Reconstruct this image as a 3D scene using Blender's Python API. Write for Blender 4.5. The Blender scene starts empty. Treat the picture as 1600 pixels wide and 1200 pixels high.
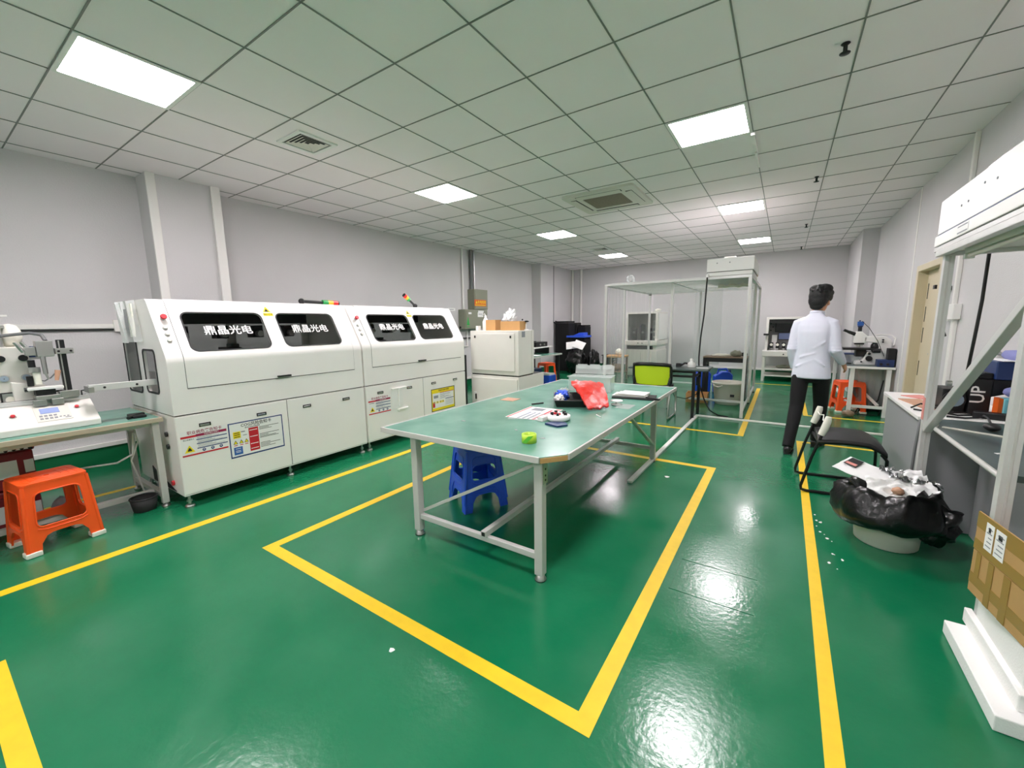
import bpy, bmesh, math, random
from math import pi, sin, cos, radians, sqrt
from mathutils import Vector, Matrix, noise

SC = bpy.context.scene
COL = SC.collection
random.seed(7)

# ------------------------------------------------------------------ camera
cam_d = bpy.data.cameras.new('camera')
cam = bpy.data.objects.new('camera', cam_d)
COL.objects.link(cam)
cam_d.sensor_width = 36.0
cam_d.lens = 636.85 * 36.0 / 1600.0
cam_d.clip_start = 0.02
_p, _r, _y = -0.146860576, 0.0148793369, 0.587957186          # pitch, roll, yaw
_R = Matrix.Rotation(_y, 3, 'Z') @ Matrix.Rotation(_p, 3, 'X') @ Matrix.Rotation(_r, 3, 'Y')
_R = _R @ Matrix.Rotation(pi / 2, 3, 'X')
cam.matrix_world = Matrix.Translation((0, 0, 1.4)) @ _R.to_4x4()
SC.camera = cam

# ------------------------------------------------------------------ world, exposure
w = bpy.data.worlds.new('world'); SC.world = w; w.use_nodes = True
w.node_tree.nodes['Background'].inputs[0].default_value = (0.8, 0.85, 0.9, 1)
w.node_tree.nodes['Background'].inputs[1].default_value = 0.15
SC.view_settings.view_transform = 'Standard'
SC.view_settings.look = 'None'
SC.view_settings.exposure = 0.0
SC.view_settings.gamma = 1.0
SC.view_settings.use_curve_mapping = False
LAMP = 55.0                      # radiance of the ceiling panels
SC.cycles.use_denoising = True
SC.cycles.max_bounces = 14
SC.cycles.diffuse_bounces = 12
SC.cycles.glossy_bounces = 6
SC.cycles.transparent_max_bounces = 16
SC.cycles.sample_clamp_indirect = 8.0
SC.cycles.caustics_reflective = False
SC.cycles.caustics_refractive = False

# ------------------------------------------------------------------ materials
def lin(h):
    h = h.lstrip('#')
    o = []
    for i in (0, 2, 4):
        c = int(h[i:i + 2], 16) / 255.0
        o.append(c / 12.92 if c <= 0.04045 else ((c + 0.055) / 1.055) ** 2.4)
    return (o[0], o[1], o[2], 1.0)

def mat(name, hexc, rough=0.5, metal=0.0, var=0.0, vscale=8.0, bump=0.0, bscale=60.0, alpha=1.0, trans=0.0,
        emit=0.0, spec=0.5, coat=0.0, hex2=None):
    m = bpy.data.materials.new(name); m.use_nodes = True
    nt = m.node_tree; N = nt.nodes; L = nt.links
    b = N['Principled BSDF']
    c = lin(hexc)
    b.inputs['Base Color'].default_value = c
    b.inputs['Roughness'].default_value = rough
    b.inputs['Metallic'].default_value = metal
    b.inputs['Specular IOR Level'].default_value = spec
    b.inputs['Alpha'].default_value = alpha
    b.inputs['Transmission Weight'].default_value = trans
    b.inputs['Coat Weight'].default_value = coat
    if emit:
        b.inputs['Emission Color'].default_value = c
        b.inputs['Emission Strength'].default_value = emit
    if var or bump:
        tc = N.new('ShaderNodeTexCoord')
    if var:
        nz = N.new('ShaderNodeTexNoise'); nz.inputs['Scale'].default_value = vscale
        nz.inputs['Detail'].default_value = 5.0
        L.new(tc.outputs['Object'], nz.inputs['Vector'])
        rp = N.new('ShaderNodeValToRGB')
        c2 = lin(hex2) if hex2 else tuple(max(0, x * (1 - var)) for x in c[:3]) + (1,)
        c1 = c if hex2 else tuple(min(1, x * (1 + var * 0.5)) for x in c[:3]) + (1,)
        rp.color_ramp.elements[0].position = 0.35; rp.color_ramp.elements[0].color = c2
        rp.color_ramp.elements[1].position = 0.65; rp.color_ramp.elements[1].color = c1
        L.new(nz.outputs['Fac'], rp.inputs['Fac']); L.new(rp.outputs['Color'], b.inputs['Base Color'])
    if bump:
        n2 = N.new('ShaderNodeTexNoise'); n2.inputs['Scale'].default_value = bscale
        n2.inputs['Detail'].default_value = 4.0
        L.new(tc.outputs['Object'], n2.inputs['Vector'])
        bp = N.new('ShaderNodeBump'); bp.inputs['Strength'].default_value = bump
        bp.inputs['Distance'].default_value = 0.01
        L.new(n2.outputs['Fac'], bp.inputs['Height']); L.new(bp.outputs['Normal'], b.inputs['Normal'])
    return m

def glass(name, hexc, opacity, rough=0.05, body=None):
    """thin clear or tinted sheet: part lets light straight through, part is a glossy surface"""
    m = bpy.data.materials.new(name); m.use_nodes = True
    nt = m.node_tree; N = nt.nodes; L = nt.links
    for n in list(N):
        if n.type != 'OUTPUT_MATERIAL': N.remove(n)
    out = [n for n in N if n.type == 'OUTPUT_MATERIAL'][0]
    tr = N.new('ShaderNodeBsdfTransparent'); tr.inputs[0].default_value = lin(hexc)
    pb = N.new('ShaderNodeBsdfPrincipled'); pb.inputs['Base Color'].default_value = lin(body or hexc)
    pb.inputs['Roughness'].default_value = rough
    mx = N.new('ShaderNodeMixShader'); mx.inputs[0].default_value = opacity
    L.new(tr.outputs[0], mx.inputs[1]); L.new(pb.outputs[0], mx.inputs[2]); L.new(mx.outputs[0], out.inputs[0])
    return m

M = {}
M['wall'] = mat('wall_paint', '#d2d0d1', 0.75, var=0.03, vscale=1.2, bump=0.25, bscale=90)
M['wall_skirt'] = mat('skirting_paint', '#0c6a40', 0.35)
M['trunking'] = mat('trunking_plastic', '#eceae6', 0.4)
M['ceil'] = mat('ceiling_tile', '#faf2f4', 0.85, var=0.02, vscale=1.0, bump=0.1, bscale=220)
M['grid'] = mat('ceiling_rail', '#7d7f7a', 0.5)
M['yellow'] = mat('floor_tape', '#f0c922', 0.45, var=0.05, vscale=14)
M['machine'] = mat('machine_enamel', '#f5f2ef', 0.28, var=0.02, vscale=2, coat=0.15)
M['seam'] = mat('seam_shadow_rubber', '#3b3a36', 0.7)
M['cream'] = mat('cream_enamel', '#e4e1da', 0.4, var=0.03, vscale=3)
M['white'] = mat('white_plastic', '#f0efec', 0.4)
M['offwhite'] = mat('offwhite_plastic', '#dcd9cf', 0.45)
M['black'] = mat('black_plastic', '#0d0d0e', 0.45)
M['blackmat'] = mat('black_foam', '#0d0d0e', 0.9)
M['dark'] = mat('dark_metal', '#2c2d2e', 0.4, 0.6)
M['steel'] = mat('brushed_steel', '#c4c4c2', 0.28, 1.0)
M['alu'] = mat('aluminium', '#dcdcda', 0.35, 0.3, var=0.04, vscale=10)
M['greypaint'] = mat('grey_table_enamel', '#c9c8c4', 0.38, var=0.03, vscale=6)
M['greyboard'] = mat('grey_laminate', '#9d9fa1', 0.5, var=0.02, vscale=3)
M['greenmat'] = mat('green_table_mat', '#6a9f8c', 0.26, var=0.22, vscale=4.0, hex2='#568b79', bump=0.04, bscale=25)
M['darkmat'] = mat('dark_bench_mat', '#4a5a57', 0.3, var=0.15, vscale=6)
M['woodedge'] = mat('edge_strip', '#b8ad97', 0.5)
M['orange'] = mat('orange_plastic', '#ff5c20', 0.35)
M['blue'] = mat('blue_plastic', '#2758d8', 0.35)
M['bluelid'] = mat('bright_blue_plastic', '#2f5bd8', 0.45)
M['navy'] = mat('navy_plastic', '#1e3566', 0.4)
M['kraft'] = mat('corrugated_cardboard', '#b8935c', 0.8, var=0.06, vscale=5)
M['kraft2'] = mat('tan_cardboard', '#c89a63', 0.8, var=0.05, vscale=5)
M['packtape'] = mat('brown_packing_tape', '#9a7a3c', 0.25)
M['paper'] = mat('paper', '#efefee', 0.7)
M['papergrey'] = mat('printed_grey', '#8d9096', 0.7)
M['ink'] = mat('ink_black', '#1d1d20', 0.6)
M['inkwhite'] = mat('ink_white', '#f4f4f2', 0.6)
M['red'] = mat('print_red', '#c8202e', 0.5)
M['crimson'] = mat('print_crimson', '#9a1d4a', 0.5)
M['printblue'] = mat('print_blue', '#2f62b0', 0.5)
M['printnavy'] = mat('print_navy', '#1f3d78', 0.5)
M['printyellow'] = mat('print_yellow', '#f2dc18', 0.5)
M['printorange'] = mat('print_orange', '#e0641a', 0.5)
M['green'] = mat('print_green', '#2aa648', 0.5)
M['maroon'] = mat('maroon_plastic', '#7d1622', 0.4)
M['foam'] = mat('white_foam', '#f3f3f1', 0.85, bump=0.2, bscale=150)
M['bag'] = mat('black_bag_film', '#070708', 0.28, bump=0.5, bscale=18)
M['redbag'] = mat('red_bag_film', '#cf2418', 0.28, var=0.35, vscale=30, hex2='#d43d34', bump=0.5, bscale=35)
M['clearplastic'] = glass('clear_plastic', '#f6f8f7', 0.28, 0.12)
M['curtain'] = glass('clear_curtain', '#f4f6f5', 0.16, 0.12)
M['tint'] = glass('tinted_window', '#e4e6e4', 0.07, 0.06, '#0c0c0c')
M['greyglass'] = glass('grey_acrylic', '#e6e8e8', 0.12, 0.1, '#8a8c8c')
M['milk'] = mat('milky_plastic', '#f1efe2', 0.35)
M['skin'] = mat('skin', '#c4906f', 0.55)
M['hair'] = mat('hair', '#050505', 0.6, bump=0.5, bscale=120)
M['shirt'] = mat('shirt_cotton', '#dfe1ef', 0.8, bump=0.08, bscale=30)
M['trouser'] = mat('trouser_cloth', '#07070a', 0.8)
M['shoe'] = mat('shoe_leather', '#131314', 0.4)
M['lime'] = mat('lime_mesh', '#c2de1e', 0.6, bump=0.3, bscale=250)
M['beige'] = mat('beige_door_enamel', '#d8ccb0', 0.45, var=0.03, vscale=2)
M['darkwood'] = mat('brown_tabletop', '#8a7560', 0.5)
M['eboxgreen'] = mat('grey_green_enamel', '#8b8e7c', 0.45)
M['brownmesh'] = mat('filter_mesh', '#857b6b', 0.8, var=0.1, vscale=40)
M['lens'] = mat('lens_glass', '#9fb0bf', 0.1, 0.2)
M['pink'] = mat('pink_sheet', '#d98f86', 0.6)
M['copper'] = mat('copper_sheet', '#c99b7e', 0.6)
M['purple'] = mat('purple_cloth', '#7f83b8', 0.8)
M['cyan'] = mat('cyan_box', '#7fd0dd', 0.5)
M['limegreen'] = mat('lime_tape', '#b9dc3a', 0.4)
M['tapegreen'] = mat('green_tape', '#5fbf35', 0.4)
M['rubber'] = mat('rubber', '#2a2a2b', 0.7)
M['screen'] = mat('dark_screen', '#0e1216', 0.15)
M['lcd'] = mat('lcd_blue', '#8e9fd0', 0.3)
M['cable'] = mat('cable_black', '#161617', 0.5)
M['cablegrey'] = mat('cable_grey', '#6d6f70', 0.5)
M['foil'] = mat('silver_foil', '#d6d6d8', 0.22, 0.9, bump=0.8, bscale=50)
M['lampglow'] = mat('lamp_diffuser', '#fdf4f8', 0.5, emit=LAMP)
M['sig_red'] = mat('signal_red', '#d8201c', 0.3); M['sig_amber'] = mat('signal_amber', '#f0b81c', 0.3); M['sig_green'] = mat('signal_green', '#1f9a4a', 0.3)
M['crystal'] = glass('clear_bottle', '#ffffff', 0.35, 0.05)

def floor_material():
    m = bpy.data.materials.new('green_epoxy_floor'); m.use_nodes = True
    nt = m.node_tree; N = nt.nodes; L = nt.links; b = N['Principled BSDF']
    tc = N.new('ShaderNodeTexCoord')
    n1 = N.new('ShaderNodeTexNoise'); n1.inputs['Scale'].default_value = 1.3; n1.inputs['Detail'].default_value = 6
    n1.inputs['Roughness'].default_value = 0.6
    L.new(tc.outputs['Object'], n1.inputs['Vector'])
    rp = N.new('ShaderNodeValToRGB')
    rp.color_ramp.elements[0].position = 0.3; rp.color_ramp.elements[0].color = lin('#076c45')
    rp.color_ramp.elements[1].position = 0.75; rp.color_ramp.elements[1].color = lin('#247852')
    L.new(n1.outputs['Fac'], rp.inputs['Fac']); L.new(rp.outputs['Color'], b.inputs['Base Color'])
    n2 = N.new('ShaderNodeTexNoise'); n2.inputs['Scale'].default_value = 2.6; n2.inputs['Detail'].default_value = 8
    L.new(tc.outputs['Object'], n2.inputs['Vector'])
    mr = N.new('ShaderNodeMapRange'); mr.inputs[1].default_value = 0.3; mr.inputs[2].default_value = 0.7
    mr.inputs[3].default_value = 0.12; mr.inputs[4].default_value = 0.26
    L.new(n2.outputs['Fac'], mr.inputs[0]); L.new(mr.outputs[0], b.inputs['Roughness'])
    n3 = N.new('ShaderNodeTexNoise'); n3.inputs['Scale'].default_value = 40; n3.inputs['Detail'].default_value = 3
    L.new(tc.outputs['Object'], n3.inputs['Vector'])
    bp = N.new('ShaderNodeBump'); bp.inputs['Strength'].default_value = 0.09; bp.inputs['Distance'].default_value = 0.01
    L.new(n3.outputs['Fac'], bp.inputs['Height']); L.new(bp.outputs['Normal'], b.inputs['Normal'])
    b.inputs['Specular IOR Level'].default_value = 0.5
    return m
M['floor'] = floor_material()

# ------------------------------------------------------------------ mesh helpers
LOCAL = set()
ROOTLOC = {}

class MB:
    def __init__(s):
        s.bm = bmesh.new(); s.mats = []; s.mi = 0
    def m(s, name):
        if name not in s.mats: s.mats.append(name)
        s.mi = s.mats.index(name); return s
    def add(s, vs, fs, smooth=False, X=None):
        if not s.mats: s.m('white')
        bv = [s.bm.verts.new(X @ Vector(v) if X is not None else v) for v in vs]
        for f in fs:
            try:
                fc = s.bm.faces.new([bv[i] for i in f])
            except ValueError:
                continue
            fc.material_index = s.mi; fc.smooth = smooth
        return s
    def box(s, x0, x1, y0, y1, z0, z1, X=None):
        v = [(x0, y0, z0), (x1, y0, z0), (x1, y1, z0), (x0, y1, z0), (x0, y0, z1), (x1, y0, z1), (x1, y1, z1), (x0, y1, z1)]
        return s.add(v, [(0, 3, 2, 1), (4, 5, 6, 7), (0, 1, 5, 4), (1, 2, 6, 5), (2, 3, 7, 6), (3, 0, 4, 7)], X=X)
    def cb(s, c, sx, sy, sz, rz=0.0, X=None):
        T = Matrix.Translation(c) @ Matrix.Rotation(rz, 4, 'Z')
        if X is not None: T = X @ T
        return s.box(-sx / 2, sx / 2, -sy / 2, sy / 2, -sz / 2, sz / 2, X=T)
    def bar(s, p, q, w, h, up=(0, 0, 1)):
        p = Vector(p); q = Vector(q); d = (q - p); L = d.length; d.normalize(); up = Vector(up)
        if abs(d.dot(up)) > 0.98: up = Vector((1, 0, 0))
        a = d.cross(up).normalized(); b = a.cross(d).normalized()
        T = Matrix((a, d, b)).transposed().to_4x4(); T.translation = p
        return s.box(-w / 2, w / 2, 0, L, -h / 2, h / 2, X=T)
    def loft(s, rings, smooth=True, cap=True, closed=False):
        n = len(rings[0]); vs = [p for r in rings for p in r]; fs = []
        K = len(rings)
        for k in range(K if closed else K - 1):
            a = k * n; b = ((k + 1) % K) * n
            for i in range(n):
                j = (i + 1) % n
                fs.append((a + i, a + j, b + j, b + i))
        s.add(vs, fs, smooth)
        if cap and not closed:
            s.add(rings[0], [tuple(reversed(range(n)))]); s.add(rings[-1], [tuple(range(n))])
        return s
    def cyl(s, p, q, r, r2=None, n=16, cap=True, smooth=True):
        p = Vector(p); q = Vector(q); r2 = r if r2 is None else r2
        d = (q - p).normalized(); up = Vector((0, 0, 1)) if abs(d.z) < 0.95 else Vector((1, 0, 0))
        a = d.cross(up).normalized(); b = d.cross(a)
        R = [[c + (a * cos(2 * pi * i / n) + b * sin(2 * pi * i / n)) * rr for i in range(n)] for c, rr in ((p, r), (q, r2))]
        return s.loft(R, smooth, cap)
    def tube(s, pts, r, n=8, closed=False, rs=None, cap=True):
        pts = [Vector(p) for p in pts]; K = len(pts); R = []; prev = None
        for k in range(K):
            if closed: d = pts[(k + 1) % K] - pts[k - 1]
            else: d = pts[min(k + 1, K - 1)] - pts[max(k - 1, 0)]
            if d.length < 1e-9: d = Vector((0, 0, 1))
            d.normalize()
            if prev is None:
                up = Vector((0, 0, 1)) if abs(d.z) < 0.9 else Vector((1, 0, 0))
                a = d.cross(up).normalized()
            else:
                a = (prev - d * prev.dot(d))
                if a.length < 1e-6: a = d.orthogonal()
                a.normalize()
            prev = a; b = d.cross(a); rr = rs[k] if rs else r
            R.append([pts[k] + (a * cos(2 * pi * i / n) + b * sin(2 * pi * i / n)) * rr for i in range(n)])
        return s.loft(R, True, cap, closed)
    def lathe(s, prof, c=(0, 0, 0), n=24, sx=1.0, sy=1.0, X=None):
        c = Vector(c); R = []
        for r, z in prof:
            ring = [Vector((c.x + r * sx * cos(2 * pi * i / n), c.y + r * sy * sin(2 * pi * i / n), c.z + z)) for i in range(n)]
            if X is not None: ring = [X @ p for p in ring]
            R.append(ring)
        return s.loft(R, True, True)
    def ell(s, c, rx, ry, rz, n=16, k=10, X=None):
        R = []
        for j in range(1, k):
            t = -pi / 2 + pi * j / k
            ring = [Vector((c[0] + rx * cos(t) * cos(2 * pi * i / n), c[1] + ry * cos(t) * sin(2 * pi * i / n), c[2] + rz * sin(t))) for i in range(n)]
            if X is not None: ring = [X @ p for p in ring]
            R.append(ring)
        return s.loft(R, True, True)
    def blob(s, c, rx, ry, rz, amp=0.1, freq=4.0, seed=0, sub=4, flat=None):
        b = bmesh.new(); bmesh.ops.create_icosphere(b, subdivisions=sub, radius=1.0)
        off = Vector((seed * 3.1, seed * 1.7, seed * 5.3)); vs = []; idx = {}
        for i, v in enumerate(b.verts):
            idx[v] = i
            d = 1.0 + amp * noise.noise(v.co * freq + off) + amp * 0.6 * noise.noise(v.co * freq * 2.7 + off)
            p = Vector((v.co.x * rx * d + c[0], v.co.y * ry * d + c[1], v.co.z * rz * d + c[2]))
            if flat is not None and p.z < flat: p.z = flat
            vs.append(p)
        fs = [[idx[v] for v in f.verts] for f in b.faces]
        b.free(); return s.add(vs, fs, True)
    def prism(s, poly, axis, a, b, smooth=False):
        def P(u, v, w):
            return {'x': (w, u, v), 'y': (u, w, v), 'z': (u, v, w)}[axis]
        n = len(poly)
        vs = [P(u, v, a) for u, v in poly] + [P(u, v, b) for u, v in poly]
        fs = [tuple(reversed(range(n))), tuple(range(n, 2 * n))] + [(i, (i + 1) % n, n + (i + 1) % n, n + i) for i in range(n)]
        return s.add(vs, fs, smooth)
    def plate(s, outer, holes, f, t):
        b = bmesh.new(); es = []
        for lp in [outer] + list(holes):
            vs = [b.verts.new((u, v, 0)) for u, v in lp]
            for i in range(len(vs)): es.append(b.edges.new((vs[i], vs[(i + 1) % len(vs)])))
        bmesh.ops.triangle_fill(b, use_beauty=True, use_dissolve=False, edges=es)
        b.normal_update()
        if b.faces and sum(fc.normal.z * fc.calc_area() for fc in b.faces) < 0: bmesh.ops.reverse_faces(b, faces=b.faces[:])
        top = b.faces[:]
        r = bmesh.ops.extrude_face_region(b, geom=top)
        for v in [g for g in r['geom'] if isinstance(g, bmesh.types.BMVert)]: v.co.z = t
        idx = {v: i for i, v in enumerate(b.verts)}
        vs = [Vector(f(v.co.x, v.co.y, v.co.z)) for v in b.verts]
        fs = [[idx[v] for v in fc.verts] for fc in b.faces]
        b.free(); return s.add(vs, fs)
    def text(s, body, size, X, ex=0.0, bold=.012):
        cu = bpy.data.curves.new('t', 'FONT'); cu.body = body; cu.size = size
        cu.align_x = 'CENTER'; cu.align_y = 'CENTER'; cu.extrude = ex; cu.offset = bold * size; cu.resolution_u = 2
        o = bpy.data.objects.new('t', cu); COL.objects.link(o)
        dg = bpy.context.evaluated_depsgraph_get(); dg.update()
        me = bpy.data.meshes.new_from_object(o.evaluated_get(dg))
        s.add([v.co.copy() for v in me.vertices], [tuple(p.vertices) for p in me.polygons], X=X)
        bpy.data.objects.remove(o); bpy.data.curves.remove(cu); bpy.data.meshes.remove(me)
        return s
    def build(s, name, parent=None, mt=None, bevel=0.0, local=None, seg=2):
        me = bpy.data.meshes.new(name)
        bmesh.ops.recalc_face_normals(s.bm, faces=s.bm.faces[:])
        if parent is not None:
            root = parent
            while root.parent: root = root.parent
            if root.name not in LOCAL:
                off = ROOTLOC[root.name]
                bmesh.ops.translate(s.bm, verts=s.bm.verts[:], vec=-off)
        s.bm.to_mesh(me); s.bm.free()
        for k in (mt and [mt]) or s.mats: me.materials.append(M[k])
        if mt and len(s.mats) > 1:
            for p in me.polygons: p.material_index = 0
        o = bpy.data.objects.new(name, me); COL.objects.link(o)
        if parent is not None: o.parent = parent
        if bevel:
            b = o.modifiers.new('bevel', 'BEVEL'); b.width = bevel; b.segments = seg; b.limit_method = 'ANGLE'; b.angle_limit = radians(40)
        return o

def lab(o, label=None, cat=None, group=None, kind=None):
    if label: o['label'] = label
    if cat: o['category'] = cat
    if group: o['group'] = group
    if kind: o['kind'] = kind
    return o
def thing(name, label, cat, loc=(0, 0, 0), rz=0.0, group=None, local=False):
    o = bpy.data.objects.new(name, None); COL.objects.link(o); o.empty_display_size = 0.1
    o.location = loc; o.rotation_euler = (0, 0, rz)
    ROOTLOC[o.name] = Vector(loc)
    if local: LOCAL.add(o.name)
    return lab(o, label, cat, group)
def single(mb, name, label, cat, group=None, mt=None, bevel=0.0, org=None):
    """a thing that is one mesh; its origin goes to the middle of its base"""
    o = mb.build(name, None, mt, bevel)
    vs = o.data.vertices
    xs = [v.co.x for v in vs]; ys = [v.co.y for v in vs]; zs = [v.co.z for v in vs]
    c = Vector(org) if org else Vector(((min(xs) + max(xs)) / 2, (min(ys) + max(ys)) / 2, min(zs)))
    o.data.transform(Matrix.Translation(-c)); o.location = c
    ROOTLOC[o.name] = c
    return lab(o, label, cat, group)
def struct(mb, name, mt=None, bevel=0.0, parent=None):
    o = mb.build(name, None, mt, bevel)
    if parent is not None: o.parent = parent
    else: o['kind'] = 'structure'
    ROOTLOC[o.name] = Vector((0, 0, 0))
    return o
def dup(root, loc, rz=None, label=None, group=None):
    r = root.copy(); COL.objects.link(r); r.location = loc
    if rz is not None: r.rotation_euler = (0, 0, rz)
    if label: r['label'] = label
    if group: r['group'] = group
    ROOTLOC[r.name] = Vector(loc)
    for ch in list(root.children):
        c = ch.copy(); COL.objects.link(c); c.parent = r
        for g in ch.children:
            d = g.copy(); COL.objects.link(d); d.parent = c
    return r
def rrect(u0, u1, v0, v1, r, n=5):
    o = []
    for cx, cy, a in ((u1 - r, v1 - r, 0), (u0 + r, v1 - r, 90), (u0 + r, v0 + r, 180), (u1 - r, v0 + r, 270)):
        for k in range(n + 1):
            t = radians(a + 90 * k / n); o.append((cx + r * cos(t), cy + r * sin(t)))
    return o
def frame4(o, u, v):
    """matrix whose local x, y run along u, v from origin o (for text and decals)"""
    u = Vector(u).normalized(); v = Vector(v); v = (v - u * v.dot(u)).normalized(); n = u.cross(v)
    T = Matrix((u, v, n)).transposed().to_4x4(); T.translation = Vector(o); return T
# ================================================================== ROOM
CZ = 3.023; XL, XR, YB, YF = -5.95, 1.32, 12.0, -3.4
b = MB(); b.m('floor').box(XL - .2, XR + .2, YF - .2, YB + .2, -0.1, 0); floor = struct(b, 'floor')
b = MB(); b.m('ceil').box(XL - .2, XR + .2, YF - .2, YB + .2, CZ, CZ + .1); ceiling = struct(b, 'ceiling')
b = MB(); b.m('grid')
GX0, GY0 = -5.149, 0.754
k = -2
while GX0 + .6 * k < XR + .1:
    x = GX0 + .6 * k
    if x > XL: b.box(x - .0045, x + .0045, YF, YB, CZ - .004, CZ - .0005)
    k += 1
k = -7
while GY0 + .6 * k < YB:
    y = GY0 + .6 * k
    if y > YF: b.box(XL, XR, y - .0045, y + .0045, CZ - .004, CZ - .0005)
    k += 1
struct(b, 'ceiling_grid', parent=ceiling)
b = MB(); b.m('wall').box(XL - .15, XL, YF - .1, YB + .1, 0, CZ); struct(b, 'wall_left')
b = MB(); b.m('wall').box(XL - .1, XR + .1, YB, YB + .15, 0, CZ); struct(b, 'wall_back')
b = MB(); b.m('wall').box(XL - .1, XR + .1, YF - .15, YF, 0, CZ); struct(b, 'wall_front')
DY0, DY1, DZ = 6.06, 7.03, 2.0
b = MB(); b.m('wall'); b.box(XR, XR + .15, YF - .1, DY0, 0, CZ); b.box(XR, XR + .15, DY1, YB + .1, 0, CZ); b.box(XR, XR + .15, DY0, DY1, DZ, CZ)
struct(b, 'wall_right')
# pillars
b = MB(); b.m('wall').box(XL, -5.66, 1.66, 2.33, 0, CZ); struct(b, 'pillar')
b = MB(); b.m('wall').box(XL, -5.67, 10.0, YB, 0, CZ); struct(b, 'pillar')
b = MB(); b.m('wall').box(1.08, XR, 10.1, YB, 0, CZ); struct(b, 'pillar')
# skirting paint and white trunking along the walls
b = MB(); b.m('wall_skirt').box(-5.66, 1.07, YB - .012, YB, 0, .155); struct(b, 'baseboard_back')
b = MB(); b.m('trunking').box(-5.66, 1.07, YB - .035, YB, .155, .20); struct(b, 'trim_1', bevel=.004)
b = MB(); b.m('wall_skirt'); b.box(XL, XL + .012, YF, 1.66, 0, .17); b.box(XL, XL + .012, 2.33, 10.0, 0, .17); b.box(-5.672, -5.658, 10.0, YB, 0, .17); struct(b, 'baseboard_left')
b = MB(); b.m('trunking'); b.box(XL, XL + .035, YF, 1.66, .17, .215); b.box(XL, XL + .035, 2.33, 10.0, .17, .215); b.box(-5.672, -5.64, 10.0, YB - .04, .17, .215); struct(b, 'trim_2', bevel=.004)
b = MB(); b.m('wall_skirt'); b.box(XR - .012, XR, YF, DY0 - .05, 0, .15); b.box(XR - .012, XR, DY1 + .05, 10.1, 0, .15); struct(b, 'baseboard_right')
# corner strips on the near pillar, corner pipes at the far end
b = MB(); b.m('trunking'); b.box(-5.66, -5.635, 1.655, 1.735, .22, CZ); struct(b, 'trim_3', bevel=.004)
b = MB(); b.m('trunking'); b.box(-5.66, -5.62, 2.235, 2.33, .22, CZ); struct(b, 'trim_4', bevel=.006)
b = MB(); b.m('trunking').cyl((-5.62, 11.93, .22), (-5.62, 11.93, CZ), .03); struct(b, 'trim_5')
b = MB(); b.m('trunking').cyl((-5.34, 11.95, .22), (-5.34, 11.95, CZ), .032); struct(b, 'trim_6')
# socket run on left wall, with its dark cable
b = MB(); b.m('trunking').box(XL, XL + .03, .35, 1.42, 1.415, 1.46); b.m('cable').tube([(XL + .02, .3, 1.40), (XL + .02, 1.5, 1.40)], .008)
b.m('trunking').box(XL, XL + .05, 1.3, 1.42, 1.38, 1.50)
single(b, 'wall_trunking', 'short white cable trunking with black cable along the left wall above the dispensing machine', 'cable trunking')

# floor tape -----------------------------------------------------------------
def fl(pts_list, name='floor_line'):
    b = MB(); b.m('yellow')
    for x0, x1, y0, y1 in pts_list: b.box(x0, x1, y0, y1, .0002, .0014)
    return struct(b, name)
fl([(-3.462, -3.388, -1.0, 9.6)])
fl([(-2.70, -2.63, 1.13, 4.20), (-2.63, -.53, 1.13, 1.20), (-.53, -.46, 1.13, 4.20), (-2.63, -.53, 4.13, 4.20)])
fl([(-.40, -.335, 5.56, 9.75), (-2.6, -.40, 5.56, 5.62), (-2.66, -2.6, 5.56, 9.75)])
fl([(.20, .255, .2, 5.66), (.255, 1.3, 5.60, 5.66)])
fl([(.31, .37, 7.3, 8.45), (.31, 1.25, 7.24, 7.30)])
fl([(-4.81, -4.75, -.6, 1.05)])
fl([(-2.70, -1.5, .02, .085)])
fl([(-.52, .6, 10.48, 10.53)])
# worn marks / scuffs on the floor
b = MB(); b.m('inkwhite')
rng = random.Random(3)
for (cx, cy, n, sp) in ((.30, 3.3, 9, .12), (.33, 2.9, 5, .10)):
    for i in range(n):
        x = cx + rng.uniform(-sp, sp) * .45; y = cy + rng.uniform(-sp, sp) * 1.8; r = rng.uniform(.003, .009)
        b.add([(x + r * cos(t) * rng.uniform(.6, 1.4), y + r * sin(t) * 1.6, .0016) for t in [k * pi / 3 for k in range(6)]], [tuple(range(6))])
sc = single(b, 'paper_scraps', 'scatter of tiny white paper scraps on the green floor beside the black bin bag', 'litter'); sc['kind'] = 'stuff'
for (x, y, r, l) in ((-1.33, 1.02, .012, 'tiny cream chip lying on the bare green floor in the left foreground'), (-.58, .86, .008, 'tiny white chip on the floor in front of the yellow rectangle corner'), (-.80, 3.72, .02, 'small white flake on the floor right of the green work table')):
    b = MB(); b.m('inkwhite'); b.prism([(x + r * cos(t) * (1.4 if k % 2 else .8), y + r * sin(t)) for k, t in enumerate([k * pi / 3.5 for k in range(7)])], 'z', .0008, .003)
    single(b, 'litter_chip', l, 'litter')
# square patch in the floor (access cover outline)
b = MB(); b.m('floor')
for x0, x1, y0, y1 in ((-.42, -.03, 2.10, 2.105), (-.42, -.03, 2.42, 2.424), (-.42, -.415, 2.105, 2.42)):
    b.box(x0, x1, y0, y1, .0002, .002)
struct(b, 'trim_7')

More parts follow.
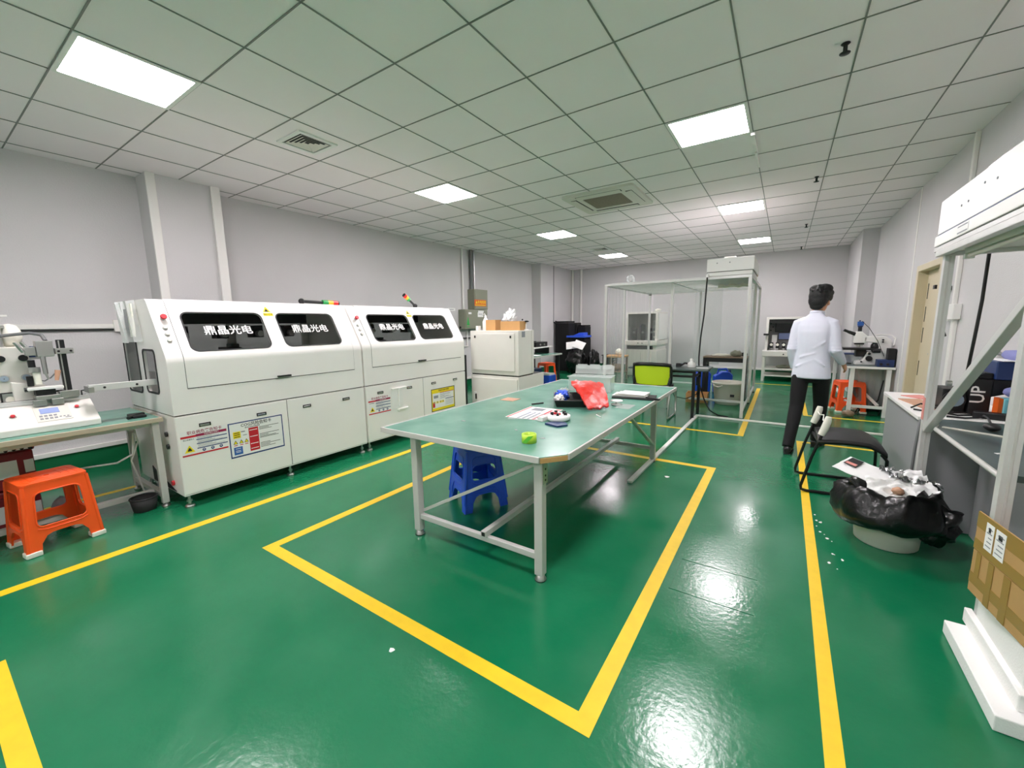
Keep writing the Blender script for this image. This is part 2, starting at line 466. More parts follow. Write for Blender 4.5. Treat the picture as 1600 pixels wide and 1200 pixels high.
# ceiling lights ---------------------------------------------------------------
def ceiling_light(x, y):
    t = thing('ceiling_light', 'x', 'ceiling light', (x, y, CZ), group='square ceiling light panels', local=True)
    b = MB(); b.m('white')
    for s in (-1, 1):
        b.box(-.298, .298, s * .285 - .013, s * .285 + .013, -.010, 0); b.box(s * .285 - .013, s * .285 + .013, -.272, .272, -.010, 0)
    b.build('frame', t)
    b = MB(); b.m('lampglow').box(-.272, .272, -.272, .272, -.006, -.001); b.build('diffuser', t)
    return t
L0 = None
LL = {(-3.65, 1.054): 'glowing square ceiling panel at upper left above the bonding machine, largest of its row',
      (-3.65, 4.054): 'glowing square ceiling panel second in the left row, beyond the small vent',
      (-3.65, 7.054): 'glowing square ceiling panel third in the left row, left of the cassette air conditioner',
      (-3.65, 10.054): 'glowing square ceiling panel farthest in the left row, nearest the back corner',
      (-.649, 4.054): 'large glowing square ceiling panel nearest on the right side of the ceiling',
      (-.649, 7.054): 'glowing square ceiling panel middle of the right row, behind the air conditioner',
      (-.649, 10.054): 'glowing square ceiling panel farthest in the right row, above the filter unit on the booth',
      (-.649, 1.054): 'glowing square ceiling panel overhead just in front of the camera, out of frame',
      (-3.65, -1.946): 'glowing square ceiling panel behind the camera on the left row, out of frame',
      (-.649, -1.946): 'glowing square ceiling panel behind the camera on the right row, out of frame'}
for (x, y), l in LL.items():
    if L0 is None: L0 = ceiling_light(x, y); L0['label'] = l
    else: dup(L0, (x, y, CZ), None, l)

# vents -------------------------------------------------------------------------
def vent(x, y, s, label):
    t = thing('air_vent', label, 'air vent', (x, y, CZ), local=True, group='square ceiling vents')
    b = MB(); b.m('white'); h = s / 2
    for q in (-1, 1):
        b.box(-h, h, q * (h - .018) - .018, q * (h - .018) + .018, -.014, 0); b.box(q * (h - .018) - .018, q * (h - .018) + .018, -h + .036, h - .036, -.014, 0)
    b.build('frame', t, bevel=.003)
    b = MB(); b.m('rubber').box(-h + .036, h - .036, -h + .036, h - .036, -.003, -.0005); b.build('backing', t)
    b = MB(); b.m('offwhite'); k = h - .05
    while k > .02:
        for a in range(4):
            X = Matrix.Rotation(a * pi / 2, 4, 'Z')
            b.add([(-k, -k, -.012), (k, -k, -.012), (k - .02, -k + .022, -.004), (-k + .02, -k + .022, -.004)], [(0, 1, 2, 3), (3, 2, 1, 0)], X=X)
        k -= .03
    b.build('louvre', t)
vent(-3.66, 2.26, .36, 'small square louvred vent in a ceiling tile right of the big left light')
vent(-3.56, 9.0, .36, 'small far ceiling vent between the two farthest left lights')

# cassette air conditioner ----------------------------------------------------
t = thing('cassette_air_conditioner', 'square cassette air conditioner with brown filter set in the middle of the ceiling', 'air conditioner', (-2.08, 5.5, CZ), local=True)
b = MB(); b.m('offwhite')
b.plate(rrect(-.47, .47, -.47, .47, .05), [rrect(-.26, .26, -.26, .26, .03)], lambda u, v, w_: (u, v, -w_), .03); b.build('panel', t, bevel=.008)
b = MB(); b.m('brownmesh').box(-.26, .26, -.26, .26, -.022, -.008); b.build('filter_grille', t)
for a in range(4):
    X = Matrix.Rotation(a * pi / 2, 4, 'Z')
    b = MB(); b.m('rubber').box(-.30, .30, -.405, -.325, -.0312, -.0298, X=X)
    b.m('offwhite').add([(-.29, -.40, -.034), (.29, -.40, -.034), (.29, -.335, -.04), (-.29, -.335, -.04), (-.29, -.40, -.031), (.29, -.40, -.031), (.29, -.335, -.036), (-.29, -.335, -.036)],
                       [(0, 1, 2, 3), (4, 5, 6, 7), (0, 1, 5, 4), (2, 3, 7, 6), (1, 2, 6, 5), (0, 3, 7, 4)], X=X)
    b.build('air_flap', t)
# sprinklers
for y, l in ((3.36, 'black sprinkler head hanging nearest from the right side of the ceiling'), (6.11, 'black sprinkler head second away on the right side of the ceiling'),
             (8.94, 'small black sprinkler head third away on the right side of the ceiling'), (11.6, 'tiny black sprinkler head farthest away near the back wall')):
    t = thing('sprinkler', l, 'sprinkler', (.185, y, CZ), local=True, group='ceiling sprinklers')
    b = MB(); b.m('dark').lathe([(.022, -.001), (.024, -.004), (.016, -.010), (.008, -.012)]); b.build('escutcheon', t)
    b = MB(); b.m('black').cyl((0, 0, -.015), (0, 0, -.05), .011); b.lathe([(.006, -.05), (.028, -.054), (.026, -.058), (.005, -.060)]); b.build('head', t)
# bright rail under ceiling joint
b = MB(); b.m('trunking'); b.box(-.365, -.335, 4.36, 4.78, CZ - .03, CZ - .004); b.box(-.36, -.34, 4.84, 5.30, CZ - .025, CZ - .004)
single(b, 'ceiling_rail', 'short white rail fixed under the ceiling joint beyond the big right light', 'rail')

# door -------------------------------------------------------------------------
t = thing('door_1', 'x', None, (XR, (DY0 + DY1) / 2, 0)); del t['label']; t['kind'] = 'structure'
b = MB(); b.m('beige')
b.box(XR - .02, XR + .14, DY1 - .06, DY1 + .02, 0, DZ + .02); b.box(XR - .02, XR + .14, DY0 - .02, DY0 + .06, 0, DZ + .02); b.box(XR - .02, XR + .14, DY0 + .06, DY1 - .06, DZ - .05, DZ + .02)
b.build('door_frame', t, bevel=.004)
b = MB(); b.m('beige').box(XR + .075, XR + .125, DY0 + .062, DY1 - .062, .01, DZ - .052); b.build('door_leaf', t)
for z in (1.72, 1.45, 1.2, .8):
    b = MB(); b.m('dark').box(XR + .070, XR + .0745, DY1 - .135, DY1 - .125, z - .1, z + .08); b.build('hinge', t)
b = MB(); b.m('steel').cyl((XR + .075, DY0 + .16, 1.0), (XR + .03, DY0 + .16, 1.0), .012); b.cyl((XR + .03, DY0 + .15, 1.0), (XR + .03, DY0 + .28, 1.0), .01); b.build('door_handle', t)
b = MB(); b.m('dark').box(XR - .03, XR + .074, DY0 + .1, DY0 + .16, 1.70, 1.74); b.build('door_closer', t)

# right wall conduit and socket -----------------------------------------------------
t = thing('conduit', 'white vertical conduit with socket boxes on the right wall beside the beige door', 'conduit', (XR, 5.45, .75))
b = MB(); b.m('trunking').box(XR - .03, XR - .001, 5.50, 5.55, 1.5, CZ - .005); b.box(XR - .03, XR - .001, 5.42, 5.50, .76, 1.42); b.build('pipe', t, bevel=.004)
b = MB(); b.m('white').box(XR - .06, XR - .001, 5.36, 5.50, 1.38, 1.52); b.build('socket', t, bevel=.006)
b = MB(); b.m('white').box(XR - .045, XR - .001, 5.54, 5.66, 1.36, 1.47); b.build('switch_plate', t, bevel=.006)
b = MB(); b.m('cable').tube([(XR - .05, 5.6, 1.36), (XR - .06, 5.59, 1.30), (XR - .04, 5.56, 1.22)], .012); b.build('plug', t)
b = MB(); b.m('dark').box(XR - .06, XR - .001, 5.72, 5.80, 1.66, 1.70); b.build('latch', t)
# seams of the right wall panels
b = MB(); b.m('trunking').box(XR - .004, XR, 7.35, 7.40, .16, CZ); struct(b, 'trim_8')

# electric boxes on left wall --------------------------------------------------------
def ebox(y0, y1, z0, z1, x1, label):
    t = thing('distribution_box', label, 'electrical box', (XL, (y0 + y1) / 2, z0), group='grey wall electrical boxes')
    b = MB(); b.m('eboxgreen').box(XL + .001, x1, y0, y1, z0, z1); b.build('housing', t, bevel=.006)
    b = MB(); b.m('eboxgreen').box(x1 + .001, x1 + .012, y0 + .02, y1 - .02, z0 + .02, z1 - .02); b.build('door', t, bevel=.004)
    return t
e1 = ebox(6.86, 7.66, 1.30, 1.722, -5.76, 'lower wider grey-green electrical box with green arrow mark on the left wall')
e2 = ebox(7.19, 7.68, 1.728, 2.17, -5.76, 'upper narrower grey-green electrical box with conduits entering its top')
XF = -5.747
b = MB(); b.m('printorange').box(XF - .001, XF + .0015, 7.18, 7.60, 1.80, 1.94)
def sxt(y, z): return frame4((XF + .0022, y, z), (0, 1, 0), (0, 0, 1))
b.m('printyellow').add([(-.035, -.03, 0), (.035, -.03, 0), (0, .035, 0)], [(0, 1, 2)], X=sxt(7.25, 1.885))
b.m('printyellow').text('有电危险', .075, sxt(7.44, 1.885)); b.box(XF + .0016, XF + .002, 7.2, 7.58, 1.815, 1.83)
lab(b.build('danger_sign', e2), 'orange danger sign')
b = MB(); b.m('paper').box(XF - .001, XF + .0015, 7.3, 7.5, 1.66, 1.70) ; b.box(XF, XF + .0015, 7.28, 7.48, 1.56, 1.66)
b.m('papergrey')
for z in (1.63, 1.61): b.box(XF + .0016, XF + .002, 7.31, 7.45, z - .004, z + .004)
lab(b.build('notice', e1), 'white paper notice')
b = MB(); b.m('green').box(XF, XF + .0015, 6.89, 6.99, 1.34, 1.355); b.add([(-.05, -.09, 0), (.05, -.09, 0), (0, .10, 0)], [(0, 1, 2)], X=frame4((XF + .002, 6.94, 1.47), (0, 1, 0), (0, 0, 1)))
b.m('paper').box(XF, XF + .0015, 6.96, 7.06, 1.62, 1.66); b.build('mark', e1)
b = MB(); b.m('black').cyl((-5.9, 6.858, 1.335), (-5.9, 6.85, 1.335), .025); b.build('keyhole', e1)
def pipe(pts, r, label, m='trunking'):
    b = MB(); b.m(m).tube(pts, r, n=10); return single(b, 'conduit_pipe', label, 'pipe', 'vertical pipes on the left wall')
pipe([(XL + .03, 7.0, 1.724), (XL + .03, 7.0, CZ)], .022, 'white conduit pipe rising left of the grey electrical boxes to the ceiling')
pipe([(XL + .05, 7.28, 2.172), (XL + .05, 7.28, CZ)], .035, 'dark grey pipe entering the upper electrical box from the ceiling', 'cablegrey')
pipe([(XL + .06, 7.37, 2.172), (XL + .06, 7.37, CZ)], .026, 'shiny steel pipe entering the upper electrical box from the ceiling', 'steel')
pipe([(XL + .03, 7.1, 1.298), (XL + .03, 7.1, .92), (XL + .03, 6.7, .92)], .02, 'white pipe dropping from the underside of the lower electrical box')
b = MB(); b.m('cable').tube([(XL + .03, 6.5, 1.10), (XL + .03, 7.5, 1.10)], .012); single(b, 'wall_cable', 'black cable running level on the wall below the electrical boxes', 'cable')
b = MB(); b.m('paper').box(XL, XL + .004, 6.53, 6.76, 1.69, 1.75); b.m('papergrey').box(XL + .0041, XL + .0046, 6.58, 6.71, 1.715, 1.725); single(b, 'wall_label', 'small white label stuck on the left wall beside the electrical boxes', 'label')
# thin drop wire with hooks on far pillar
b = MB(); b.m('cablegrey').box(-5.672, -5.66, 10.74, 10.76, 1.42, CZ); b.m('dark').cyl((-5.66, 10.75, 1.42), (-5.62, 10.75, 1.40), .02); b.cyl((-5.66, 10.85, 1.45), (-5.63, 10.85, 1.44), .02); b.cyl((-5.66, 10.82, 1.38), (-5.63, 10.82, 1.38), .015)
single(b, 'socket_drop', 'thin grey conduit with dark plug ends on the far left pillar', 'conduit')
# floor trunking
b = MB(); b.m('trunking'); b.bar((-1.045, 3.4, .012), (-1.0, 6.44, .012), .045, .022); b.bar((-1.02, 6.44, .012), (1.25, 6.42, .012), .05, .022)
single(b, 'floor_trunking', 'white cable trunking running across the floor in front of the plastic booth', 'cable trunking', bevel=.004)
# ================================================================== BONDING MACHINES
SD = Vector((-.25, 0, .42)); SLEN = SD.length; SD.normalize(); SN = Vector((SD.z, 0, -SD.x))
FX = -3.80; BZ = 1.18
def arc_between(p, a0, a1, r, n=6):
    return [(p[0] + r * cos(radians(a0 + (a1 - a0) * k / n)), p[1] + r * sin(radians(a0 + (a1 - a0) * k / n))) for k in range(n + 1)]
# outline of the upper half seen from the end, (x, z): front, bend, slope, top edge, top, back
tilt = math.degrees(math.atan2(.25, .42))
rb = .14; tb = rb * math.tan(radians(tilt / 2))
bc = (FX - rb, BZ - tb)
bend = arc_between(bc, 0, tilt, rb)
top_x, top_z = -4.05, 1.60; rt = .06
# top edge rounding: between slope direction and horizontal
ang = 90 - tilt; tt = rt * math.tan(radians(ang / 2))
pc = Vector((top_x, 0, top_z)) - SD * 0
ps = Vector((top_x, 0, top_z)) - SD * tt * .0
tcx = top_x + 0 - SN.x * rt; tcz = top_z - SN.z * rt
topbend = arc_between((tcx, tcz), tilt, 90, rt)
TOPZ = tcz + rt
UPPER = [(FX, .745)] + bend + topbend + [(-4.72, TOPZ), (-4.78, TOPZ - .06), (-4.78, .745)]
def spt(y, s, w_=0.0):
    p = Vector((FX, y, BZ)) + SD * s + SN * w_; return p
def slope_frame(y, s, lift):
    return frame4(spt(y, s, lift), (0, 1, 0), SD)
def front_frame(y, z, lift):
    return frame4((FX + lift, y, z), (0, 1, 0), (0, 0, 1))

def latch(parent, y, z):
    b = MB(); b.m('dark').box(FX + .006, FX + .012, y - .04, y + .04, z - .014, z + .014); b.m('steel').box(FX + .012, FX + .015, y - .034, y + .03, z - .009, z + .006)
    b.build('latch', parent, bevel=.002)

def poster_hazard(parent, y0, z1, wd, ht, lift):
    X = lambda u, v, l=0: front_frame(y0 + u, z1 - v, lift + l)
    def R(b, m_, u0, u1, v0, v1, l): b.m(m_); b.box(FX + lift + l - .0006, FX + lift + l, y0 + u0 * wd, y0 + u1 * wd, z1 - v1 * ht, z1 - v0 * ht)
    b = MB(); R(b, 'paper', 0, 1, 0, 1, .001)
    b.m('crimson').text('职业病危害告知卡', ht * .145, X(wd * .52, ht * .08, .0016))
    R(b, 'crimson', .32, 1, .16, .26, .0016); R(b, 'red', 0, .32, .18, .26, .0016)
    b.m('inkwhite').text('作业环境对人体有害', ht * .055, X(wd * .66, ht * .21, .0022))
    b.m('ink').text('当心机械伤人', ht * .06, X(wd * .16, ht * .33, .0016))
    for v in (.36, .52, .70): R(b, 'printnavy', .32, 1, v, v + .035, .0016)
    for v in (.29, .32, .42, .46, .49, .58, .62, .66): R(b, 'papergrey', .34, .34 + .6 * (.75 + .25 * sin(v * 40)), v, v + .012, .0016)
    b.m('printyellow').add([(-ht * .17, -ht * .12, 0), (ht * .17, -ht * .12, 0), (0, ht * .16, 0)], [(0, 1, 2)], X=X(wd * .16, ht * .70, .0016))
    b.m('ink').add([(-ht * .08, -ht * .07, 0), (ht * .08, -ht * .07, 0), (ht * .02, ht * .05, 0), (-ht * .02, ht * .06, 0)], [(0, 1, 2, 3)], X=X(wd * .16, ht * .70, .002))
    for u in (.46, .65, .84):
        b.m('printnavy').add([(ht * .06 * cos(t_), ht * .06 * sin(t_), 0) for t_ in [k * pi / 6 for k in range(12)]], [tuple(range(12))], X=X(wd * u, ht * .81, .0016))
        b.m('inkwhite').add([(ht * .03 * cos(t_), ht * .02 * sin(t_), 0) for t_ in [k * pi / 3 for k in range(6)]], [tuple(range(6))], X=X(wd * u, ht * .80, .002))
    R(b, 'red', 0, 1, .90, .96, .0016)
    return lab(b.build('notice_sign', parent), 'white, red and navy hazard notice')

def poster_risk(parent, y0, z1, wd, ht, lift):
    X = lambda u, v, l=0: front_frame(y0 + u, z1 - v, lift + l)
    def R(b, m_, u0, u1, v0, v1, l): b.m(m_); b.box(FX + lift + l - .0006, FX + lift + l, y0 + u0 * wd, y0 + u1 * wd, z1 - v1 * ht, z1 - v0 * ht)
    b = MB(); R(b, 'printnavy', 0, 1, 0, 1, .001); R(b, 'paper', .02, .98, .03, .96, .0014)
    b.m('ink').text('COG风险告知卡', ht * .115, X(wd * .5, ht * .11, .002)); b.text('本岗位存在风险因素', ht * .045, X(wd * .42, ht * .19, .002))
    R(b, 'red', .345, .52, .22, .90, .002)
    for v in (.28, .47, .68, .82): R(b, 'inkwhite', .36, .50, v, v + .018, .0026)
    R(b, 'printyellow', .07, .20, .26, .45, .002)
    for v in (.29, .345, .40): R(b, 'ink', .085, .185, v, v + .02, .0026)
    for u in (.25, .28): R(b, 'papergrey', u - .04, u + .03, .27 if u < .27 else .38, .30 if u < .27 else .40, .002)
    for u, c in ((.10, 'ink'), (.20, 'ink'), (.29, 'ink')):
        b.m(c).add([(-wd * .04, -ht * .05, 0), (wd * .04, -ht * .05, 0), (0, ht * .06, 0)], [(0, 1, 2)], X=X(wd * u, ht * .56, .002))
        b.m('printyellow').add([(-wd * .027, -ht * .035, 0), (wd * .027, -ht * .035, 0), (0, ht * .04, 0)], [(0, 1, 2)], X=X(wd * u, ht * .565, .0024))
        R(b, 'red', u - .03, u + .03, .64, .66, .002)
    R(b, 'printblue', .06, .21, .70, .92, .002)
    for v in (.74, .80, .84): R(b, 'inkwhite', .09, .18, v, v + .014, .0026)
    for v in (.24, .275, .31, .45, .49, .53, .56, .72, .76, .80, .84): R(b, 'ink', .54, .54 + .38 * (.7 + .3 * sin(v * 60)), v, v + .013, .002)
    return lab(b.build('notice_board', parent), 'white risk notice with dark blue border and red column')

def poster_yellow(parent, y0, z1, wd, ht, lift):
    X = lambda u, v, l=0: front_frame(y0 + u, z1 - v, lift + l)
    def R(b, m_, u0, u1, v0, v1, l): b.m(m_); b.box(FX + lift + l - .0006, FX + lift + l, y0 + u0 * wd, y0 + u1 * wd, z1 - v1 * ht, z1 - v0 * ht)
    b = MB(); R(b, 'ink', 0, 1, 0, 1, .001); R(b, 'printyellow', .025, .975, .03, .97, .0014)
    R(b, 'paper', .05, .95, .20, .86, .002); R(b, 'red', .35, .95, .19, .215, .0026); R(b, 'printnavy', .58, .95, .50, .53, .0026)
    b.m('ink').text('设备安全操作规程', ht * .085, X(wd * .52, ht * .10, .002))
    for v in (.26, .30, .34, .38, .42, .46): R(b, 'papergrey', .36, .36 + .5 * (.7 + .3 * sin(v * 50)), v, v + .012, .0026)
    for v in (.58, .63, .68, .73, .78): R(b, 'papergrey', .58, .92, v, v + .012, .0026)
    for u in (.12, .25, .38, .48): R(b, 'printyellow', u - .05, u + .04, .56, .66, .0026); R(b, 'papergrey', u - .02, u + .01, .57, .64, .003)
    R(b, 'papergrey', .10, .28, .30, .42, .0026); R(b, 'red', .05, .14, .60, .82, .0026)
    return lab(b.build('notice_sign', parent), 'yellow bordered safety notice')

def machine(y0, y1, hy0, hy1, wins, label, left_open):
    t = thing('bonding_machine', label, 'machine', (-4.3, (y0 + y1) / 2, 0), group='white enclosed production machines')
    # lower cabinet carcass
    b = MB(); b.m('machine').box(-4.78, FX, y0, y1, .10, .735); b.m('seam').box(-4.77, FX - .02, y0 + .005, y1 - .005, .735, .745); b.build('base_cabinet', t, bevel=.006)
    ym = (y0 + y1) / 2 if left_open else y0 + .86
    b = MB(); b.m('seam').box(FX + .0001, FX + .0004, y0 + .006, y1 - .006, .112, .734); b.build('door_gap', t)
    for (a, c_) in ((y0 + .004, ym - .003), (ym + .003, y1 - .004)):
        b = MB(); b.m('machine').box(FX + .0005, FX + .006, a, c_, .115, .733); d = b.build('cabinet_door', t, bevel=.002)
        w_ = c_ - a
        for q in (.22, .73): latch(d, a + w_ * q, .645)
    # upper body: two end strips, back frame, top
    b = MB(); b.m('machine')
    if left_open:
        holes = [rrect(-4.29, -4.03, .90, 1.235, .03), rrect(-4.745, -4.42, .88, 1.50, .03)]
        b.plate(UPPER, holes, lambda u, v, w_: (u, y0 + w_, v), .02)
        band = [(FX, .745)] + bend + topbend + [(-4.20, TOPZ), (-3.99, 1.33), (-3.92, 1.16), (-3.90, .745)]
        b.prism(band, 'y', y0 + .02, hy0)
    else:
        b.prism(UPPER, 'y', y0, y0 + .02)
        band = [(FX, .745)] + bend + topbend + [(-4.20, TOPZ), (-3.99, 1.33), (-3.92, 1.16), (-3.90, .745)]
        b.prism(band, 'y', y0 + .02, hy0)
    b.prism(band, 'y', hy1, y1 - .02); b.prism(UPPER, 'y', y1 - .02, y1)
    b.box(-4.76, FX - .11, y0 + .02, y1 - .02, .746, .775)                       # deck
    b.box(FX - .03, FX, hy0, hy1, .745, .938)                               # fixed front below the hood
    b.box(-4.72, -4.21, y0 + .02, y1 - .02, TOPZ - .02, TOPZ - .001); b.box(-4.21, -4.08, hy0, hy1, TOPZ - .02, TOPZ - .001)                # top sheet
    b.box(-4.78, -4.76, y0 + .02, y1 - .02, .775, 1.02)                      # back: sill and posts
    b.box(-4.78, -4.76, y0 + .02, y1 - .02, 1.50, TOPZ - .03)
    ycs = [y0 + .02, (y0 + y1) / 2 - .04, y1 - .10]
    for y in ycs: b.box(-4.78, -4.76, y, y + .08, 1.02, 1.50)
    b.build('body', t)
    b = MB(); b.m('greyglass').box(-4.772, -4.768, y0 + .1, y1 - .1, 1.02, 1.50); lab(b.build('rear_window', t), 'grey rear window')
    # hood: lower flat, bend, slope with windows, top roll
    hi = .004
    b = MB(); b.m('machine')
    def hx(x, z, nx, nz): return (x + nx * hi, z + nz * hi)
    prof = [(FX + hi, .945)] + [(bc[0] + (rb + hi) * cos(radians(tilt * k / 6)), bc[1] + (rb + hi) * sin(radians(tilt * k / 6))) for k in range(7)]
    rings = []
    for (x, z) in prof: rings.append([Vector((x, hy0, z)), Vector((x, hy1, z)), Vector((x - .012, hy1, z)), Vector((x - .012, hy0, z))])
    b.loft(rings, smooth=False)
    s0 = (Vector((bend[-1][0], 0, bend[-1][1])) - Vector((FX, 0, BZ))).dot(SD); s1 = (Vector((topbend[0][0], 0, topbend[0][1])) - Vector((FX, 0, BZ))).dot(SD)
    b.plate([(hy0, s0), (hy1, s0), (hy1, s1), (hy0, s1)], [rrect(a, c_, .048, .40, .055) for a, c_ in wins], lambda u, v, w_: spt(u, v, hi - .012 + w_), .012)
    rings = []
    for k in range(7):
        a_ = radians(tilt + (90 - tilt) * k / 6); x = tcx + (rt + hi) * cos(a_); z = tcz + (rt + hi) * sin(a_); x2 = tcx + (rt - .008) * cos(a_); z2 = tcz + (rt - .008) * sin(a_)
        rings.append([Vector((x, hy0, z)), Vector((x, hy1, z)), Vector((x2, hy1, z2)), Vector((x2, hy0, z2))])
    b.loft(rings, smooth=False)
    hood = b.build('hood', t)
    b = MB(); b.m('seam'); b.box(FX - .001, FX + .001, hy0, hy1, .9385, .9445)
    for yy in (hy0 - .0035, hy1 + .0005):
        b.box(FX - .001, FX + .0008, yy, yy + .003, .94, bend[0][1]); pr_ = [(x, z) for x, z in bend] + [(x, z) for x, z in topbend]
        vs = [Vector((x + .0008 * SN.x, yy + q, z + .0008 * SN.z)) for x, z in pr_ for q in (0, .003)]
        b.add(vs, [(2 * i, 2 * i + 1, 2 * i + 3, 2 * i + 2) for i in range(len(pr_) - 1)])
    lab(b.build('gap_line', t), 'dark gap line round the hood')
    for a, c_ in wins:
        b = MB(); b.m('tint'); b.plate(rrect(a - .004, c_ + .004, .044, .404, .055), [], lambda u, v, w_: spt(u, v, hi - .010 + w_), .003)
        pane = b.build('window_pane', hood)
        b = MB(); b.m('rubber'); b.plate(rrect(a - .006, c_ + .006, .042, .406, .058), [rrect(a + .004, c_ - .004, .052, .396, .052)], lambda u, v, w_: spt(u, v, hi + w_), .004); lab(b.build('window_seal', hood), 'black rubber window seal')
        b = MB(); b.m('inkwhite').text('鼎晶光电', 0.092, slope_frame((a + c_) / 2 + .005, .228, hi + .0015)); lab(b.build('lettering', hood), 'white four character lettering')
    hyc = (wins[0][1] + wins[1][0]) / 2
    b = MB(); b.m('black').box(FX + .02, FX + .036, hyc - .07, hyc + .05, .952, .968); b.box(FX + hi + .0005, FX + .02, hyc - .065, hyc - .045, .953, .967); b.box(FX + hi + .0005, FX + .02, hyc + .025, hyc + .045, .953, .967); b.build('handle', hood, bevel=.003)
    # warning sticker between the windows
    b = MB(); z0 = hi + .001
    def SR(m_, u0, u1, s0_, s1_, l): b.m(m_); b.add([spt(u0, s0_, l), spt(u1, s0_, l), spt(u1, s1_, l), spt(u0, s1_, l)], [(0, 1, 2, 3)])
    SR('paper', hyc - .04, hyc + .05, .405, .475, z0); SR('printyellow', hyc - .035, hyc + .05, .375, .405, z0)
    b.m('printyellow').add([(-.035, -.026, 0), (.035, -.026, 0), (0, .034, 0)], [(0, 1, 2)], X=slope_frame(hyc + .005, .44, z0 + .0005))
    b.m('ink').add([(-.02, -.018, 0), (.02, -.018, 0), (.006, .0, 0), (0, .016, 0), (-.008, 0, 0)], [(0, 1, 2, 3, 4)], X=slope_frame(hyc + .004, .438, z0 + .001)); b.text('当心夹手', .02, slope_frame(hyc + .007, .39, z0 + .0005))
    lab(b.build('warning_sticker', hood), 'yellow and white warning sticker')
    # push buttons on the control strip
    yb = y0 + .065
    b = MB(); p = spt(yb, .346); b.m('steel').cyl(p, p + SN * .012, .017); b.m('red').cyl(p + SN * .012, p + SN * .03, .014, .022); b.cyl(p + SN * .03, p + SN * .04, .022, .019); b.build('emergency_stop', t)
    for s_ in (.262, .206, .150):
        b = MB(); p = spt(yb - .006, s_); b.m('steel').cyl(p, p + SN * .008, .016); b.m('offwhite').cyl(p + SN * .008, p + SN * .014, .011); b.build('button', t)
    # levelling feet
    ys = [y0 + .04, ym, y1 - .04]
    for y in ys:
        for x in (FX - .05, -4.70):
            b = MB(); b.m('steel').cyl((x, y, .02), (x, y, .10), .010); b.cyl((x, y, .04), (x, y, .055), .02, n=6); b.lathe([(.032, 0.0), (.034, .008), (.026, .018), (.012, .024)], (x, y, 0)); b.build('foot', t)
    # things inside seen through the windows
    b = MB(); b.m('black').box(-4.55, -4.02, hy0 + .05, hy1 - .05, .775, .90); b.box(-4.45, -4.35, hy0 + .55, hy0 + .62, .9, 1.25); b.box(-4.5, -4.3, hy0 + .50, hy0 + .62, .90, 1.22)
    b.box(-4.5, -4.3, hy1 - .62, hy1 - .30, .90, 1.15)
    b.m('dark').box(-4.70, -4.60, hy0 + .02, hy1 - .02, 1.44, 1.54); b.build('stage_bed', t)
    for i, y in enumerate([hy0 + .18 + .32 * k for k in range(4)]):
        b = MB(); b.m('rubber').box(-4.62, -4.5, y, y + .10, 1.30, 1.42); b.m('steel').cyl((-4.5, y + .05, 1.34), (-4.44, y + .05, 1.34), .03); b.build('bracket', t)
    for i, y in enumerate((hy0 + .40, hy0 + .72, hy0 + .98, hy1 - .28)):
        b = MB(); b.m('dark').cyl((-4.2, y, 1.0), (-4.12, y, 1.0), .085); b.m('copper' if i == 0 else 'steel').cyl((-4.12, y, 1.0), (-4.10, y, 1.0), .05); b.m('steel').cyl((-4.10, y + .03, .97), (-4.08, y + .03, .97), .02); b.m('black').box(-4.2, -4.12, y - .03, y + .03, .9, 1.0); b.build('reel', t)
    b = MB(); b.m('steel').box(-4.3, -4.15, hy0 + .70, hy0 + .80, .90, 1.02); b.m('cable').tube([(-4.2, hy0 + .62, .95), (-4.2, hy0 + .70, 1.12), (-4.25, hy0 + .85, 1.2), (-4.3, hy0 + 1.0, 1.10)], .012); b.build('arm', t)
    # signal tower lying on the roof on a pivot
    return t, hood, ym

m1, hood1, ym1 = machine(1.09, 2.77, 1.20, 2.672, [(1.268, 1.868), (2.0, 2.568)], 'nearer long white production machine with two risk notices, beside the orange stool', True)
m2, hood2, ym2 = machine(2.79, 4.48, 2.905, 4.40, [(3.0, 3.60), (3.70, 4.29)], 'farther white production machine with a yellow notice, next to the tall cream cabinet', False)
poster_hazard(m1, 1.108, .612, .312, .205, .0062)
poster_risk(m1, 1.432, .610, .442, .300, .0062)
poster_hazard(m2, 2.812, .605, .305, .200, .0062)
poster_yellow(m2, 3.782, .562, .455, .300, .0062)
# white plastic sleeve stuck on the second machine's door
b = MB(); b.m('foam'); b.box(FX + .0065, FX + .009, 3.135, 3.23, .42, .665); b.m('white').box(FX + .0065, FX + .03, 3.235, 3.29, .44, .665); b.box(FX + .0065, FX + .022, 3.14, 3.36, .655, .668); b.box(FX + .0065, FX + .03, 3.22, 3.37, .395, .415)
lab(b.build('holder', m2, bevel=.004), 'white plastic holder')
def tower(parent, p, q, r, order):
    p = Vector(p); q = Vector(q); d = (q - p).normalized(); L = (q - p).length
    b = MB(); b.m('black').cyl(p - Vector((0, 0, p.z - TOPZ - .001)), p, .022); b.ell(tuple(p), .032, .032, .032); b.cyl(p, p + d * L * .55, r * .55); b.cyl(p + d * L * .97, q, r * .95)
    st = b.build('signal_tower', parent)
    for k, c_ in enumerate(order):
        b = MB(); b.m(c_).cyl(p + d * L * (.55 + .14 * k), p + d * L * (.69 + .14 * k), r); b.build('signal_lamp', st)
tower(m1, (-4.4, 2.50, TOPZ + .045), (-4.40, 2.94, TOPZ + .035), .030, ['sig_green', 'sig_amber', 'sig_red'])
tower(m2, (-4.4, 4.15, TOPZ + .04), (-4.40, 3.95, TOPZ + .185), .028, ['sig_green', 'sig_amber', 'sig_red'])
